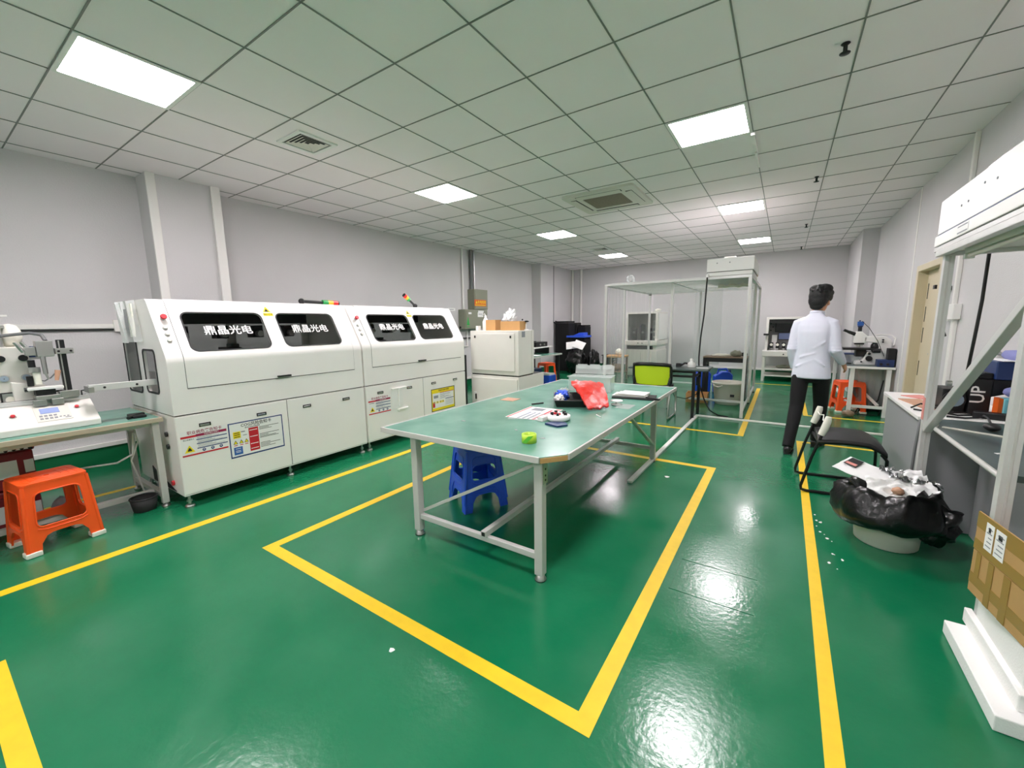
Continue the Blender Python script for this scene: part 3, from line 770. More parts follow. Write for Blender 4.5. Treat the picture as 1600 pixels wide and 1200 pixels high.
# conveyor rail and side fittings of the first machine
b = MB(); b.m('alu').box(-4.14, -4.10, .72, 1.30, .965, 1.01); b.box(-4.20, -4.16, .74, 1.30, .97, 1.0); b.m('steel').box(-4.22, -4.09, .715, .745, .955, 1.0); b.box(-4.16, -4.14, .75, 1.3, .985, .995)
for y in (.80, .98): b.m('dark').cyl((-4.10, y, .985), (-4.097, y, .985), .008)
lab(b.build('conveyor_rail', m1, bevel=.002), 'aluminium conveyor rail')
b = MB(); b.m('rubber'); b.plate(rrect(-4.30, -4.02, .89, 1.245, .04), [rrect(-4.285, -4.035, .905, 1.23, .03)], lambda u, v, w_: (u, 1.085 + w_, v), .005); b.plate(rrect(-4.755, -4.41, .87, 1.51, .04), [rrect(-4.74, -4.425, .885, 1.495, .03)], lambda u, v, w_: (u, 1.085 + w_, v), .005); b.build('window_seal', m1)
b = MB(); b.m('greyglass').box(-4.75, -4.42, 1.098, 1.102, .88, 1.50); lab(b.build('side_window', m1), 'grey side window')
for z, c_ in ((.60, 'dark'), (.50, 'black'), (.20, 'red')):
    b = MB(); b.m(c_).cyl((-3.99, 1.089, z - .02), (-3.99, 1.075, z - .02), .02); b.build('connector', m1)
b = MB(); b.m('black').prism([(-4.45, .115), (-3.95, .115), (-4.40, .22), (-4.45, .24)], 'y', 1.084, 1.0895); b.build('vent_slot', m1)
# document sleeve hanging on the near end
t = thing('document_sleeve', 'clear plastic sleeve of white papers hanging on the near end of the first white machine', 'document sleeve', (-4.4, 1.06, 1.25))
b = MB(); b.m('paper'); b.add([(-4.72, 1.06, 1.615), (-4.55, 1.055, 1.615), (-4.45, 1.05, 1.29), (-4.60, 1.05, 1.29), (-4.72, 1.063, 1.615), (-4.55, 1.058, 1.615), (-4.45, 1.053, 1.29), (-4.60, 1.053, 1.29)], [(0, 1, 2, 3), (4, 5, 6, 7), (0, 1, 5, 4), (1, 2, 6, 5), (2, 3, 7, 6), (3, 0, 4, 7)]); b.build('paper_sheet', t)
b = MB(); b.m('clearplastic'); b.add([(-4.58, 1.03, 1.62), (-4.30, 1.03, 1.62), (-4.22, 1.03, 1.30), (-4.40, 1.03, 1.30), (-4.58, 1.085, 1.63), (-4.30, 1.085, 1.63), (-4.22, 1.085, 1.30), (-4.40, 1.085, 1.30)], [(0, 1, 2, 3), (4, 5, 6, 7), (0, 1, 5, 4), (1, 2, 6, 5), (2, 3, 7, 6), (3, 0, 4, 7)]); b.build('sleeve', t)
b = MB(); b.m('papergrey').box(-4.46, -4.38, 1.05, 1.06, 1.38, 1.56); b.m('milk').box(-4.37, -4.27, 1.05, 1.06, 1.34, 1.60); b.build('paper_sheet', t)

# ================================================================== CREAM CABINET
t = thing('curing_cabinet', 'tall cream two-part cabinet machine with boxes on top, beyond the white machines', 'machine', (-3.5, 5.0, 0))
cx0, cx1 = -3.90, -3.05
b = MB(); b.m('cream').box(cx0, cx1, 4.75, 5.16, .675, 1.305); b.build('upper_body', t, bevel=.006)
b = MB(); b.m('cream').box(cx0, cx1, 4.75, 5.46, .06, .655); b.m('seam').box(cx0 + .01, cx1 - .01, 4.76, 5.15, .655, .675); b.m('black').box(cx0 + .02, cx1 - .02, 5.17, 5.44, .655, .662); b.build('lower_body', t, bevel=.008)
b = MB(); b.m('cream').box(cx0 + .05, cx1 - .06, 4.735, 4.7495, .73, 1.265); d = b.build('door', t, bevel=.004)
for x in (cx0 + .10, cx1 - .12):
    b = MB(); b.m('dark').box(x - .012, x + .012, 4.728, 4.7345, 1.20, 1.235); b.build('latch', d)
b = MB(); b.m('cream').box(cx0 + .03, cx1 - .02, 4.735, 4.7495, .10, .62); d = b.build('door', t, bevel=.004)
b = MB(); b.m('white').box(cx0 + .06, cx0 + .10, 4.72, 4.7345, .28, .40); b.m('black').box(cx0 + .09, cx0 + .105, 4.715, 4.7345, .29, .37); b.build('handle', d)
b = MB(); b.m('papergrey').box(cx1 + .0005, cx1 + .003, 4.84, 4.92, 1.21, 1.29); b.build('sticker', t)
b = MB(); b.m('cream').box(cx1 + .0005, cx1 + .008, 5.10, 5.155, .70, 1.30); b.build('trim_strip', t)
b = MB(); b.m('black').cyl((cx1, 5.05, .42), (cx1 + .006, 5.05, .42), .016); b.build('lock', t)
for x in (cx0 + .06, cx1 - .06):
    for y in (4.80, 5.40):
        b = MB(); b.m('dark').cyl((x, y, 0), (x, y, .06), .025); b.build('foot', t)
b = MB(); b.m('dark'); b.box(-4.02, -3.93, 4.62, 4.68, .05, .95); b.m('black').box(-4.02, -3.93, 4.60, 4.62, .62, .78); b.m('greypaint').box(-4.03, -3.92, 4.60, 4.70, 0, .05)
single(b, 'gas_stand', 'narrow dark stand in the gap between the white machine and the cream cabinet', 'stand')
# boxes and bottle on top
ct = 1.305
def carton(cx, cy, z, sx, sy, sz, rz, label, flaps=True, m_='kraft2', tape=True, group=None):
    t = thing('cardboard_box', label, 'box', (cx, cy, z), rz, local=True, group=group)
    b = MB(); b.m(m_); k = .006
    b.box(-sx / 2, sx / 2, -sy / 2, sy / 2, 0, k)
    for s in (-1, 1):
        b.box(s * sx / 2 - (k if s > 0 else 0), s * sx / 2 + (0 if s > 0 else k), -sy / 2, sy / 2, k, sz); b.box(-sx / 2 + k, sx / 2 - k, s * sy / 2 - (k if s > 0 else 0), s * sy / 2 + (0 if s > 0 else k), k, sz)
    b.build('box_body', t, bevel=.001)
    if flaps:
        b = MB(); b.m(m_)
        b.bar((-sx / 2, 0, sz), (-sx / 2 - .05, 0, sz - .05), sy * .95, .004); b.bar((sx / 2, 0, sz), (sx / 2 + .04, 0, sz - .06), sy * .95, .004)
        b.build('flap', t)
    return t
carton(-3.635, 4.98, ct, .17, .16, .155, .05, 'small open tan carton on the left of the cream cabinet top', False)
carton(-3.27, 4.97, ct, .34, .18, .13, -.03, 'wider tan carton holding white tissue on top of the cream cabinet', False)
b = MB(); b.m('paper').blob((-3.34, 4.97, ct + .15), .085, .06, .125, .75, 3.4, 4, 4); single(b, 'tissue_bundle', 'crumpled white tissue rising from the wider tan carton', 'tissue')
t = thing('solvent_bottle', 'white plastic wash bottle on the left edge of the cream cabinet', 'bottle', (-3.78, 4.98, ct))
b = MB(); b.m('white').lathe([(.045, 0), (.05, .01), (.05, .13), (.03, .17), (.018, .19)], (-3.78, 4.98, ct)); b.build('bottle_body', t)
b = MB(); b.m('white').cyl((-3.78, 4.98, ct + .19), (-3.78, 4.98, ct + .225), .02); b.tube([(-3.78, 4.98, ct + .22), (-3.80, 4.98, ct + .25), (-3.85, 4.98, ct + .22)], .006); b.build('spout', t)
b = MB(); b.m('white').box(-3.88, -3.83, 4.86, 4.92, ct, ct + .07); single(b, 'small_box', 'tiny white box at the near left corner of the cream cabinet top', 'box', bevel=.003)
t = thing('magnifier', 'small white stand with black round heads on the right end of the cream cabinet', 'tool', (-3.08, 5.02, ct))
b = MB(); b.m('white').lathe([(.035, 0), (.035, .015), (.012, .02), (.010, .09)], (-3.09, 5.02, ct)); b.build('stand', t)
b = MB(); b.m('black').ell((-3.08, 5.02, ct + .125), .035, .03, .012); b.ell((-3.15, 5.02, ct + .15), .012, .012, .012); b.ell((-3.17, 5.0, ct + .02), .014, .014, .014); b.m('white').cyl((-3.09, 5.02, ct + .09), (-3.08, 5.02, ct + .12), .005); b.build('head', t)
# ================================================================== STOOLS
def stool_side(b, hb, ht, h, leg):
    def hw(v): return hb + (ht - hb) * v / h
    o = [(-hw(0), 0), (-hw(0) + leg, 0), (-hw(.07) + leg + .004, .07)]
    a0, a1 = -hw(.07) + leg + .004, hw(.07) - leg - .004
    zt = .125
    for k in range(1, 8):
        t = k / 8; o.append((a0 + (a1 - a0) * t, .07 + (zt - .07) * (1 - abs(2 * t - 1) ** 5)))
    o += [(hw(.07) - leg - .004, .07), (hw(0) - leg, 0), (hw(0), 0), (ht, h), (-ht, h)]
    v0, v1 = .175, h - .05
    hole = rrect(-1, 1, v0, v1, .032); mid = []
    for u, v in hole:
        e = hw(v) - .05; uu = u
        if u > 0: uu = e - (1 - u)
        else: uu = -e + (u + 1)
        mid.append((uu, v))
    for a in range(4):
        X = Matrix.Rotation(a * pi / 2, 4, 'Z')
        b.plate(o, [mid], lambda u, v, w_: X @ Vector((u, -hw(v) + w_, v)), .010)
        X2 = X
        b.tube([X @ Vector((-hb + .006, -hb + .006, .004)), X @ Vector((-ht + .006, -ht + .006, h - .004))], .011, n=10)
        # raised rim round the opening
        b.tube([X @ Vector((u, -hw(v) - .001, v)) for u, v in mid], .0045, n=6, closed=True)
        b.tube([X @ Vector((u * .98, -hw(v) - .001, v)) for u, v in [(-hw(.165) + .05, .165), (-hw(.155) + .09, .152), (hw(.155) - .09, .152), (hw(.165) - .05, .165)]], .004, n=6)
def stool(name, label, m_, loc, rz, hb=.175, ht=.135, h=.43, pads=None, group='plastic stools'):
    t = thing(name, label, 'stool', loc, rz, group, local=True)
    b = MB(); b.m(m_); stool_side(b, hb, ht, h, .062); b.build('leg_frame', t)
    b = MB(); b.m(m_)
    o = rrect(-ht - .004, ht + .004, -ht - .004, ht + .004, .035)
    b.plate(o, [rrect(-.014, .014, -.014, .014, .012)], lambda u, v, w_: (u, v, h + w_), .014)
    for k in range(3): b.tube([(u, v, h + .0135) for u, v in rrect(-ht + .03 + .03 * k, ht - .03 - .03 * k, -ht + .03 + .03 * k, ht - .03 - .03 * k, .015)], .003, n=6, closed=True)
    b.build('seat', t, bevel=.008, seg=3)
    if pads:
        for sx in (-1, 1):
            for sy in (-1, 1):
                b = MB(); b.m(pads); b.cb((sx * (hb - .028), sy * (hb - .028), .016), .072, .072, .032); lab(b.build('foot_pad', t, bevel=.006), 'white foot pad')
    return t
stool('plastic_stool', 'orange plastic stool with white foot pads at the near left workbench', 'orange', (-3.995, .435, .001), radians(7), .178, .15, .445, 'milk')
bs = stool('plastic_stool', 'blue plastic stool at the bottom of the nested pair under the green work table', 'blue', (-1.955, 2.415, 0), radians(-29), .178, .135, .40)
dup(bs, (-1.955, 2.415, .062), radians(-29), 'blue plastic stool nested on top of the other one under the green work table')

# ================================================================== LEFT WORKBENCH
t = thing('workbench', 'near left green-topped workbench with grey frame carrying the dispensing machine', 'table', (-4.35, .28, 0))
b = MB(); b.m('greenmat').box(-4.74, -3.985, -.5, 1.062, .70, .722); b.build('table_top', t)
b = MB(); b.m('woodedge').box(-3.985, -3.968, -.5, 1.07, .690, .724); b.box(-4.74, -3.985, 1.062, 1.07, .690, .724); lab(b.build('edge_strip', t, bevel=.003), 'tan edge strip')
for x in (-4.70, -4.03):
    for y in (-.44, 1.03):
        b = MB(); b.m('greypaint').box(x - .022, x + .022, y - .022, y + .022, .03, .698); l = b.build('leg', t, bevel=.003)
        b = MB(); b.m('steel').lathe([(.028, 0), (.03, .008), (.018, .016), (.010, .03)], (x, y, 0)); b.build('foot', l)
b = MB(); b.m('greypaint'); b.box(-4.68, -4.05, 1.012, 1.048, .07, .11); b.box(-4.225, -4.185, -.42, 1.011, .07, .11); b.box(-4.70, -4.03, -.40, 1.0, .655, .695); b.build('stretcher', t, bevel=.003)
# cables under the bench, bucket, red boxes, grey bag
b = MB(); b.m('trunking').tube([(-4.62, .55, .30), (-4.5, .7, .33), (-4.35, .85, .35), (-4.25, .93, .42), (-4.3, .96, .58)], .008); b.tube([(-4.4, .99, .60), (-4.3, .98, .50), (-4.28, .92, .36), (-4.36, .96, .22), (-4.42, 1.0, .05)], .006)
single(b, 'loose_cable', 'loose white cables drooping under the near left workbench', 'cable')
t = thing('bucket', 'small dark green-black bucket on the floor under the workbench corner', 'bucket', (-4.085, .915, 0))
b = MB(); b.m('rubber').lathe([(.066, 0), (.072, .01), (.084, .10), (.079, .10), (.068, .015)], (-4.085, .915, 0)); b.build('bucket_body', t)
b = MB(); b.m('rubber').tube([(-4.085 + .082 * cos(a), .915 + .082 * sin(a), .102) for a in [k * pi / 10 for k in range(20)]], .006, closed=True); b.build('rim', t)
for z0, l in ((.002, 'lower maroon box with white label under the near left workbench'), (.312, 'upper maroon box with white writing strip under the near left workbench')):
    t = thing('storage_box', l, 'box', (-4.55, .1, z0), group='maroon boxes under the bench')
    b = MB(); b.m('maroon').box(-4.69, -4.40, -.3, .44, z0, z0 + .255); b.build('box_body', t, bevel=.01)
    b = MB(); b.m('maroon').box(-4.70, -4.39, -.31, .45, z0 + .256, z0 + .30); b.build('lid', t, bevel=.01)
    b = MB(); b.m('paper').box(-4.399, -4.397, .22, .36, z0 + .08, z0 + .20); b.m('paper').box(-4.399, -4.397, .39, .435, z0 + .1, z0 + .19); b.build('sticker', t)
b = MB(); b.m('ink').box(-4.389, -4.387, .20, .44, .575, .61)
for k in range(6): b.m('inkwhite').add([(-.012, -.012, 0), (.012, -.012, 0), (0, .012, 0)], [(0, 1, 2)], X=frame4((-4.386, .23 + .036 * k, .592), (0, 1, 0), (0, 0, 1)))
lab(b.build('writing_strip', t), 'black strip with white marks')
b = MB(); b.m('papergrey').blob((-4.31, .52, .10), .06, .06, .10, .25, 2.5, 9, 3, .002); single(b, 'grey_bag', 'small grey bag on the floor behind the orange stool', 'bag')

# ================================================================== DISPENSING MACHINE
T0 = .7225
t = thing('dispensing_machine', 'cream dispensing machine with keypad, gauges and a vertical black column on the near left workbench', 'machine', (-4.35, .4, T0))
b = MB(); b.m('cream').prism([(-4.10, T0), (-4.10, T0 + .045), (-4.30, T0 + .17), (-4.52, T0 + .17), (-4.52, T0)], 'y', .22, .755); b.build('base', t, bevel=.006)
def pf(u, v, l=0.0):   # on the sloping panel: u along y, v up the slope from its foot
    d = Vector((-.20, 0, .125)).normalized(); n = Vector((.125, 0, .20)).normalized(); return Vector((-4.10, u, T0 + .045)) + d * v + n * l
def pframe(u, v, l): return frame4(pf(u, v, l), (0, 1, 0), (-.20, 0, .125))
b = MB(); b.m('offwhite'); 
def pq(b, u0, u1, v0, v1, l): b.add([pf(u0, v0, l), pf(u1, v0, l), pf(u1, v1, l), pf(u0, v1, l), pf(u0, v0, 0), pf(u1, v0, 0), pf(u1, v1, 0), pf(u0, v1, 0)], [(0, 1, 2, 3), (0, 4, 5, 1), (1, 5, 6, 2), (2, 6, 7, 3), (3, 7, 4, 0)])
pq(b, .46, .625, .04, .20, .004); kp = b.build('keypad', t)
b = MB(); b.m('lcd'); pq(b, .485, .575, .12, .175, .006); lab(b.build('screen', kp), 'blue screen')
b = MB(); b.m('papergrey')
for r_ in range(2):
    for c_ in range(4): pq(b, .475 + .022 * c_, .490 + .022 * c_, .06 + .028 * r_, .075 + .028 * r_, .006)
for c_ in range(3): pq(b, .565 + .018 * c_, .575 + .018 * c_, .068, .076, .006)
pq(b, .59, .618, .055, .06, .006); b.build('key', kp)
for u, v in ((.365, .13), (.665, .155)):
    b = MB(); p = pf(u, v, .0005); q = pf(u, v, .014); b.m('steel').cyl(p, pf(u, v, .004), .016); b.m('red').cyl(pf(u, v, .004), q, .011); b.build('button', t)
b = MB(); b.m('alu').box(-4.37, -4.30, .20, .75, T0 + .172, T0 + .186); b.box(-4.35, -4.31, .20, .75, T0 + .186, T0 + .202); b.m('dark').box(-4.345, -4.335, .21, .74, T0 + .202, T0 + .204); b.build('rail', t, bevel=.002)
b = MB(); b.m('cream').box(-4.74, -4.40, -.15, .505, T0 + .173, 1.29); hs = b.build('controller_housing', t, bevel=.006)
for y in (.375, .475):
    b = MB(); b.m('dark').cyl((-4.398, y, 1.215), (-4.37, y, 1.215), .022); b.build('knob', hs)
for y in (.375, .475):
    b = MB(); b.m('steel').cyl((-4.398, y, 1.08), (-4.38, y, 1.08), .024); b.m('lens').cyl((-4.38, y, 1.08), (-4.377, y, 1.08), .020); b.m('ink').cyl((-4.377, y, 1.08), (-4.3755, y, 1.08), .003); b.build('gauge', hs)
b = MB(); b.m('rubber').box(-4.399, -4.392, .345, .42, .90, .985); b.m('steel').box(-4.392, -4.388, .353, .412, .908, .977); b.m('milk').cyl((-4.388, .385, .935), (-4.38, .385, .935), .022); b.build('meter', hs)
b = MB(); b.m('cream').prism([(.40, T0 + .173), (.585, T0 + .173), (.55, T0 + .30), (.40, T0 + .33)], 'x', -4.52, -4.36); b.build('side_block', t, bevel=.004)
# column, clamp, syringe, arm
b = MB(); b.m('dark').box(-4.34, -4.30, .632, .670, T0 + .205, 1.335); b.m('steel').box(-4.299, -4.296, .637, .645, T0 + .21, 1.33); col = b.build('column', t, bevel=.003)
b = MB(); b.m('steel').box(-4.36, -4.27, .60, .70, T0 + .203, T0 + .25); b.build('column_foot', t, bevel=.003)
b = MB(); b.m('steel').box(-4.37, -4.27, .615, .705, 1.235, 1.275); b.m('dark').cyl((-4.27, .63, 1.255), (-4.264, .63, 1.255), .007); b.cyl((-4.27, .69, 1.255), (-4.264, .69, 1.255), .007); b.build('clamp', t, bevel=.003)
b = MB(); b.m('steel').box(-4.37, -4.29, .53, .612, 1.22, 1.33); b.box(-4.36, -4.31, .48, .53, 1.23, 1.29); b.build('slide_block', t, bevel=.004)
for y in (.455, .485):
    b = MB(); b.m('steel').cyl((-4.33, y - .012, 1.325), (-4.33, y + .02, 1.255), .010); b.build('fitting', t)
b = MB(); b.m('dark').cyl((-4.32, .50, 1.15), (-4.32, .50, 1.20), .018); b.m('steel').cyl((-4.32, .51, 1.115), (-4.32, .51, 1.15), .028); b.m('milk').cyl((-4.32, .515, 1.03), (-4.32, .515, 1.115), .020); b.m('dark').cyl((-4.32, .48, 1.02), (-4.32, .48, 1.09), .016); b.build('syringe', t)
b = MB(); b.m('steel').cyl((-4.30, .555, 1.10), (-4.30, .555, 1.225), .013); b.cyl((-4.30, .565, 1.06), (-4.30, .555, 1.10), .006); b.m('copper').cyl((-4.29, .60, 1.05), (-4.30, .615, 1.12), .010, .016); b.m('cablegrey').tube([(-4.32, .515, 1.06), (-4.31, .545, 1.05), (-4.30, .575, 1.07), (-4.30, .60, 1.1)], .004); b.build('nozzle', t)
b = MB(); b.m('white').box(-4.36, -4.26, .455, .625, .995, 1.012); b.m('dark').cyl((-4.3, .445, 1.0), (-4.3, .46, 1.0), .015); b.build('arm_plate', t, bevel=.002)
b = MB(); b.m('black').box(-4.35, -4.27, .49, .585, .955, .994); b.cyl((-4.31, .585, .972), (-4.31, .63, .972), .006); b.m('steel').box(-4.37, -4.25, .485, .60, T0 + .205, .954); b.build('stage', t, bevel=.003)
b = MB(); b.m('steel').box(-4.29, -4.255, .47, .53, T0 + .16, T0 + .203); b.box(-4.29, -4.255, .555, .615, T0 + .16, T0 + .203); b.build('bracket', t, bevel=.003)
b = MB(); b.m('cable').tube([(-4.31, .715, T0 + .203), (-4.31, .715, T0 + .235), (-4.31, .75, T0 + .238)], .005); b.build('hook', t)
b = MB(); b.m('cablegrey').tube([(-4.55, .28, 1.33), (-4.5, .36, 1.36), (-4.45, .45, 1.375), (-4.42, .53, 1.385), (-4.36, .575, 1.37), (-4.33, .585, 1.33)], .011); b.build('hose', t)
# bags and tools on top of the housing
b = MB(); b.m('milk').blob((-4.58, .455, 1.368), .07, .062, .082, .18, 2.5, 5, 3, 1.2915); single(b, 'bottle_bag', 'cream plastic bag standing on top of the dispensing machine housing', 'bag')
b = MB(); b.m('steel').cyl((-4.52, .40, 1.2915), (-4.52, .40, 1.43), .014); b.cyl((-4.52, .37, 1.2915), (-4.52, .37, 1.40), .012); b.box(-4.54, -4.50, .33, .43, 1.42, 1.44); b.m('white').box(-4.56, -4.48, .28, .45, 1.50, 1.512); b.m('steel').cyl((-4.52, .36, 1.44), (-4.52, .36, 1.5), .006)
single(b, 'tool_stand', 'small steel tool stand with a white top bar on the dispensing machine housing', 'tool', org=(-4.52, .38, 1.2915))
b = MB(); b.m('navy').lathe([(.03, 0), (.034, .01), (.03, .06), (.012, .08)], (-4.56, .545, 1.21)); b.m('steel').box(-4.59, -4.53, .51, .575, 1.195, 1.21)
o = b.build('cup', t)
b = MB(); b.m('black').tube([(-4.1, .9, T0 + .012), (-4.16, .96, T0 + .016), (-4.22, 1.02, T0 + .012)], .012); b.box(-4.26, -4.10, .93, 1.01, T0, T0 + .02)
single(b, 'tape_dispenser', 'flat black tool lying on the workbench beside the white machine', 'tool', bevel=.004)

# ================================================================== CENTRAL WORK TABLE
tx0, tx1, ty0, ty1 = -2.215, -.905, 1.745, 4.42
t = thing('work_table', 'long green-topped work table with grey steel frame in the middle of the yellow rectangle', 'table', (-1.55, 3.08, 0))
b = MB(); b.m('greenmat'); b.add([(x, y, z) for z in (.695, .72) for x, y in ((tx0, ty0), (-1.0, ty0), (tx1, 1.86), (tx1, ty1), (tx0, ty1))], [(4, 3, 2, 1, 0), (5, 6, 7, 8, 9), (0, 1, 6, 5), (1, 2, 7, 6), (2, 3, 8, 7), (3, 4, 9, 8), (4, 0, 5, 9)]); b.build('table_top', t)
b = MB(); b.m('greypaint'); b.box(tx0 - .012, -1.0, ty0 - .012, ty0, .688, .7225); b.box(tx1, tx1 + .012, 1.87, ty1 + .012, .688, .7225); b.box(tx0 - .012, tx0, ty0, ty1 + .012, .688, .7225); b.box(tx0, tx1, ty1, ty1 + .012, .688, .7225); lab(b.build('edge_strip', t, bevel=.003), 'pale metal edge strip')
b = MB(); b.m('kraft').bar((-.995, ty0 - .004, .703), (tx1 + .006, 1.862, .703), .006, .026); lab(b.build('broken_corner', t), 'bare chipboard corner')
lx = (-1.965, -1.03); ly = (1.80, 4.09)
for x in lx:
    for y in ly:
        b = MB(); b.m('greypaint').box(x - .025, x + .025, y - .025, y + .025, .035, .69); l = b.build('leg', t, bevel=.004)
        b = MB(); b.m('steel').lathe([(.030, 0), (.032, .010), (.024, .018), (.024, .030), (.012, .034)], (x, y, 0)); b.m('rubber').lathe([(.031, .0002), (.033, .003), (.031, .006)], (x, y, 0)); b.build('foot', l)
for y in ly:
    b = MB(); b.m('greypaint').box(lx[0] + .025, lx[1] - .025, y - .015, y + .015, .12, .155); b.build('end_bar', t, bevel=.003)
b = MB(); b.m('greypaint').bar((-1.40, ly[0] - .03, .173), (-1.40, ly[1] + .03, .173), .034, .034); b.m('black').box(-1.412, -1.388, ly[0] - .0312, ly[0] - .0302, .161, .185); b.build('stretcher', t, bevel=.003)
b = MB(); b.m('greypaint').bar((lx[0] + .02, 1.83, .165), (lx[1] - .01, 1.83, .665), .034, .018); b.build('brace', t, bevel=.002)
b = MB(); b.m('greypaint').bar((lx[1], 4.07, .18), (lx[1], 3.20, .68), .034, .018); b.build('brace', t, bevel=.002)
b = MB(); b.m('greypaint').bar((lx[0], 4.07, .18), (lx[0], 3.20, .68), .034, .018); b.build('brace', t, bevel=.002)
b = MB(); b.m('greypaint'); b.box(lx[0], lx[0] + .03, 1.83, 4.06, .655, .69); b.box(lx[1] - .03, lx[1], 1.83, 4.06, .655, .69); b.box(-1.94, -1.05, 1.83, 1.86, .655, .69); b.box(-1.94, -1.05, 4.03, 4.06, .655, .69); b.build('top_frame', t)
b = MB(); b.m('steel').box(lx[1] + .0255, lx[1] + .029, 1.785, 1.83, .56, .67)
for z in (.58, .605, .64): b.m('dark').cyl((lx[1] + .029, 1.807, z), (lx[1] + .031, 1.807, z), .006)
b.build('bracket', t)
# things on it
TT = .7205
t = thing('tape_roll', 'yellow-green striped roll of tape near the front corner of the green work table', 'tape roll', (-1.19, 1.955, TT))
b = MB(); prof = [(.030, 0), (.043, 0), (.043, .05), (.030, .05)]; b.m('limegreen')
R = [[Vector((-1.19 + r * cos(2 * pi * i / 32), 1.955 + r * sin(2 * pi * i / 32), TT + z)) for i in range(32)] for r, z in prof]; b.loft(R, True, False, True); rb_ = b.build('roll', t)
b = MB(); b.m('tapegreen')
for k in range(3):
    vs = []
    for i in range(9):
        a = 2 * pi * k / 3 + i * .12; z = .004 + .042 * i / 8
        vs.append([Vector((-1.19 + .0437 * cos(a + .1 * q), 1.955 + .0437 * sin(a + .1 * q), TT + z)) for q in range(8)])
    for i in range(8):
        for q in range(7): b.add([vs[i][q], vs[i][q + 1], vs[i + 1][q + 1], vs[i + 1][q]], [(0, 1, 2, 3)], True)
lab(b.build('stripe', t), 'green diagonal stripes')
t = thing('notice_sheet', 'white printed notice sheet with red title lying on the green work table', 'paper', (-1.55, 2.62, TT))
Xs = frame4((-1.548, 2.635, TT + .0012), (.24, -.97, 0), (.97, .24, 0)); Xs = Matrix.Translation((-1.548, 2.635, TT + .0012)) @ Matrix.Rotation(radians(-90 + 4), 4, 'Z')
b = MB(); b.m('paper').box(-.205, .205, -.145, .145, -.001, .0, X=Xs); b.build('sheet', t)
b = MB(); b.m('red').text('职业病危害告知卡', .046, Xs @ Matrix.Translation((-.01, .115, .0006)) ); b.box(-.14, .2, .07, .09, .0001, .0005, X=Xs); b.m('printnavy')
for v in (.03, -.01, -.05): b.box(-.02, .2, v, v + .012, .0001, .0005, X=Xs)
b.m('red').box(-.2, .2, -.135, -.122, .0001, .0005, X=Xs); b.m('papergrey').box(-.17, -.08, -.08, .02, .0001, .0005, X=Xs); b.build('print', t)
b = MB(); b.m('clearplastic'); rng = random.Random(5); g = [[Vector((-1.62 + .30 * i / 9, 2.36 + .20 * j / 7 + .10 * i / 9, TT + .003 + .022 * abs(noise.noise(Vector((i * .7, j * .8, 2)))))) for j in range(8)] for i in range(10)]
b.add([p for r in g for p in r], [(i * 8 + j, (i + 1) * 8 + j, (i + 1) * 8 + j + 1, i * 8 + j + 1) for i in range(9) for j in range(7)], True); single(b, 'plastic_film', 'crinkled clear plastic film over the near edge of the notice sheet', 'plastic film')
t = thing('cable_reel', 'small white reel of parts with a dark strap in front of the notice sheet', 'reel', (-1.27, 2.47, TT))
b = MB(); b.m('white').lathe([(.075, .006), (.085, .01), (.085, .035), (.06, .045), (.04, .03)], (-1.285, 2.52, TT), 20, .9, 1.1); b.box(-1.40, -1.36, 2.42, 2.50, TT + .001, TT + .03); b.build('reel_body', t)
b = MB(); b.m('black')
for k in range(5): a = k * 1.25; b.cb((-1.285 + .05 * cos(a), 2.52 + .05 * sin(a), TT + .05), .02, .015, .02, a)
b.m('red').cb((-1.30, 2.52, TT + .046), .05, .012, .012); b.build('clip', t)
b = MB(); b.m('navy').prism([(-1.31, 2.36), (-1.20, 2.33), (-1.16, 2.40), (-1.20, 2.45), (-1.29, 2.42)], 'z', TT, TT + .012); b.build('strap', t)
# tray with contents
t = thing('parts_tray', 'black plastic tray of blue and white items on the green work table', 'tray', (-1.49, 3.13, TT), radians(28), local=True)
b = MB(); b.m('black'); k = .012
def traybox(b, sx, sy, h, k=.012, fl=.012):
    o = [(-sx, -sy), (sx, -sy), (sx, sy), (-sx, sy)]; i_ = [(-sx * .88, -sy * .88), (sx * .88, -sy * .88), (sx * .88, sy * .88), (-sx * .88, sy * .88)]
    R = [[Vector((u, v, 0)) for u, v in i_], [Vector((u, v, h)) for u, v in o], [Vector((u * 1.04, v * 1.04, h)) for u, v in o], [Vector((u * 1.04, v * 1.04, h + .006)) for u, v in o], [Vector((u * .95, v * .95, h + .006)) for u, v in o], [Vector((u * .83, v * .83, .006)) for u, v in o]]
    b.loft(R, False, True)
traybox(b, .135, .205, .055); b.build('tray_body', t, bevel=.003)
b = MB(); b.m('bluelid').blob((-1.55, 3.10, TT + .062), .05, .06, .045, .6, 3, 2, 4); b.m('white').blob((-1.54, 3.02, TT + .05), .035, .045, .035, .6, 3, 4, 4)
single(b, 'blue_wrapper', 'blue and white plastic wrappers heaped in the black tray', 'wrapper')
b = MB(); b.m('clearplastic').blob((-1.585, 3.20, TT + .068), .05, .05, .045, .5, 3, 6, 4); single(b, 'clear_wrapper', 'clear crumpled wrapper at the back of the black tray', 'wrapper')
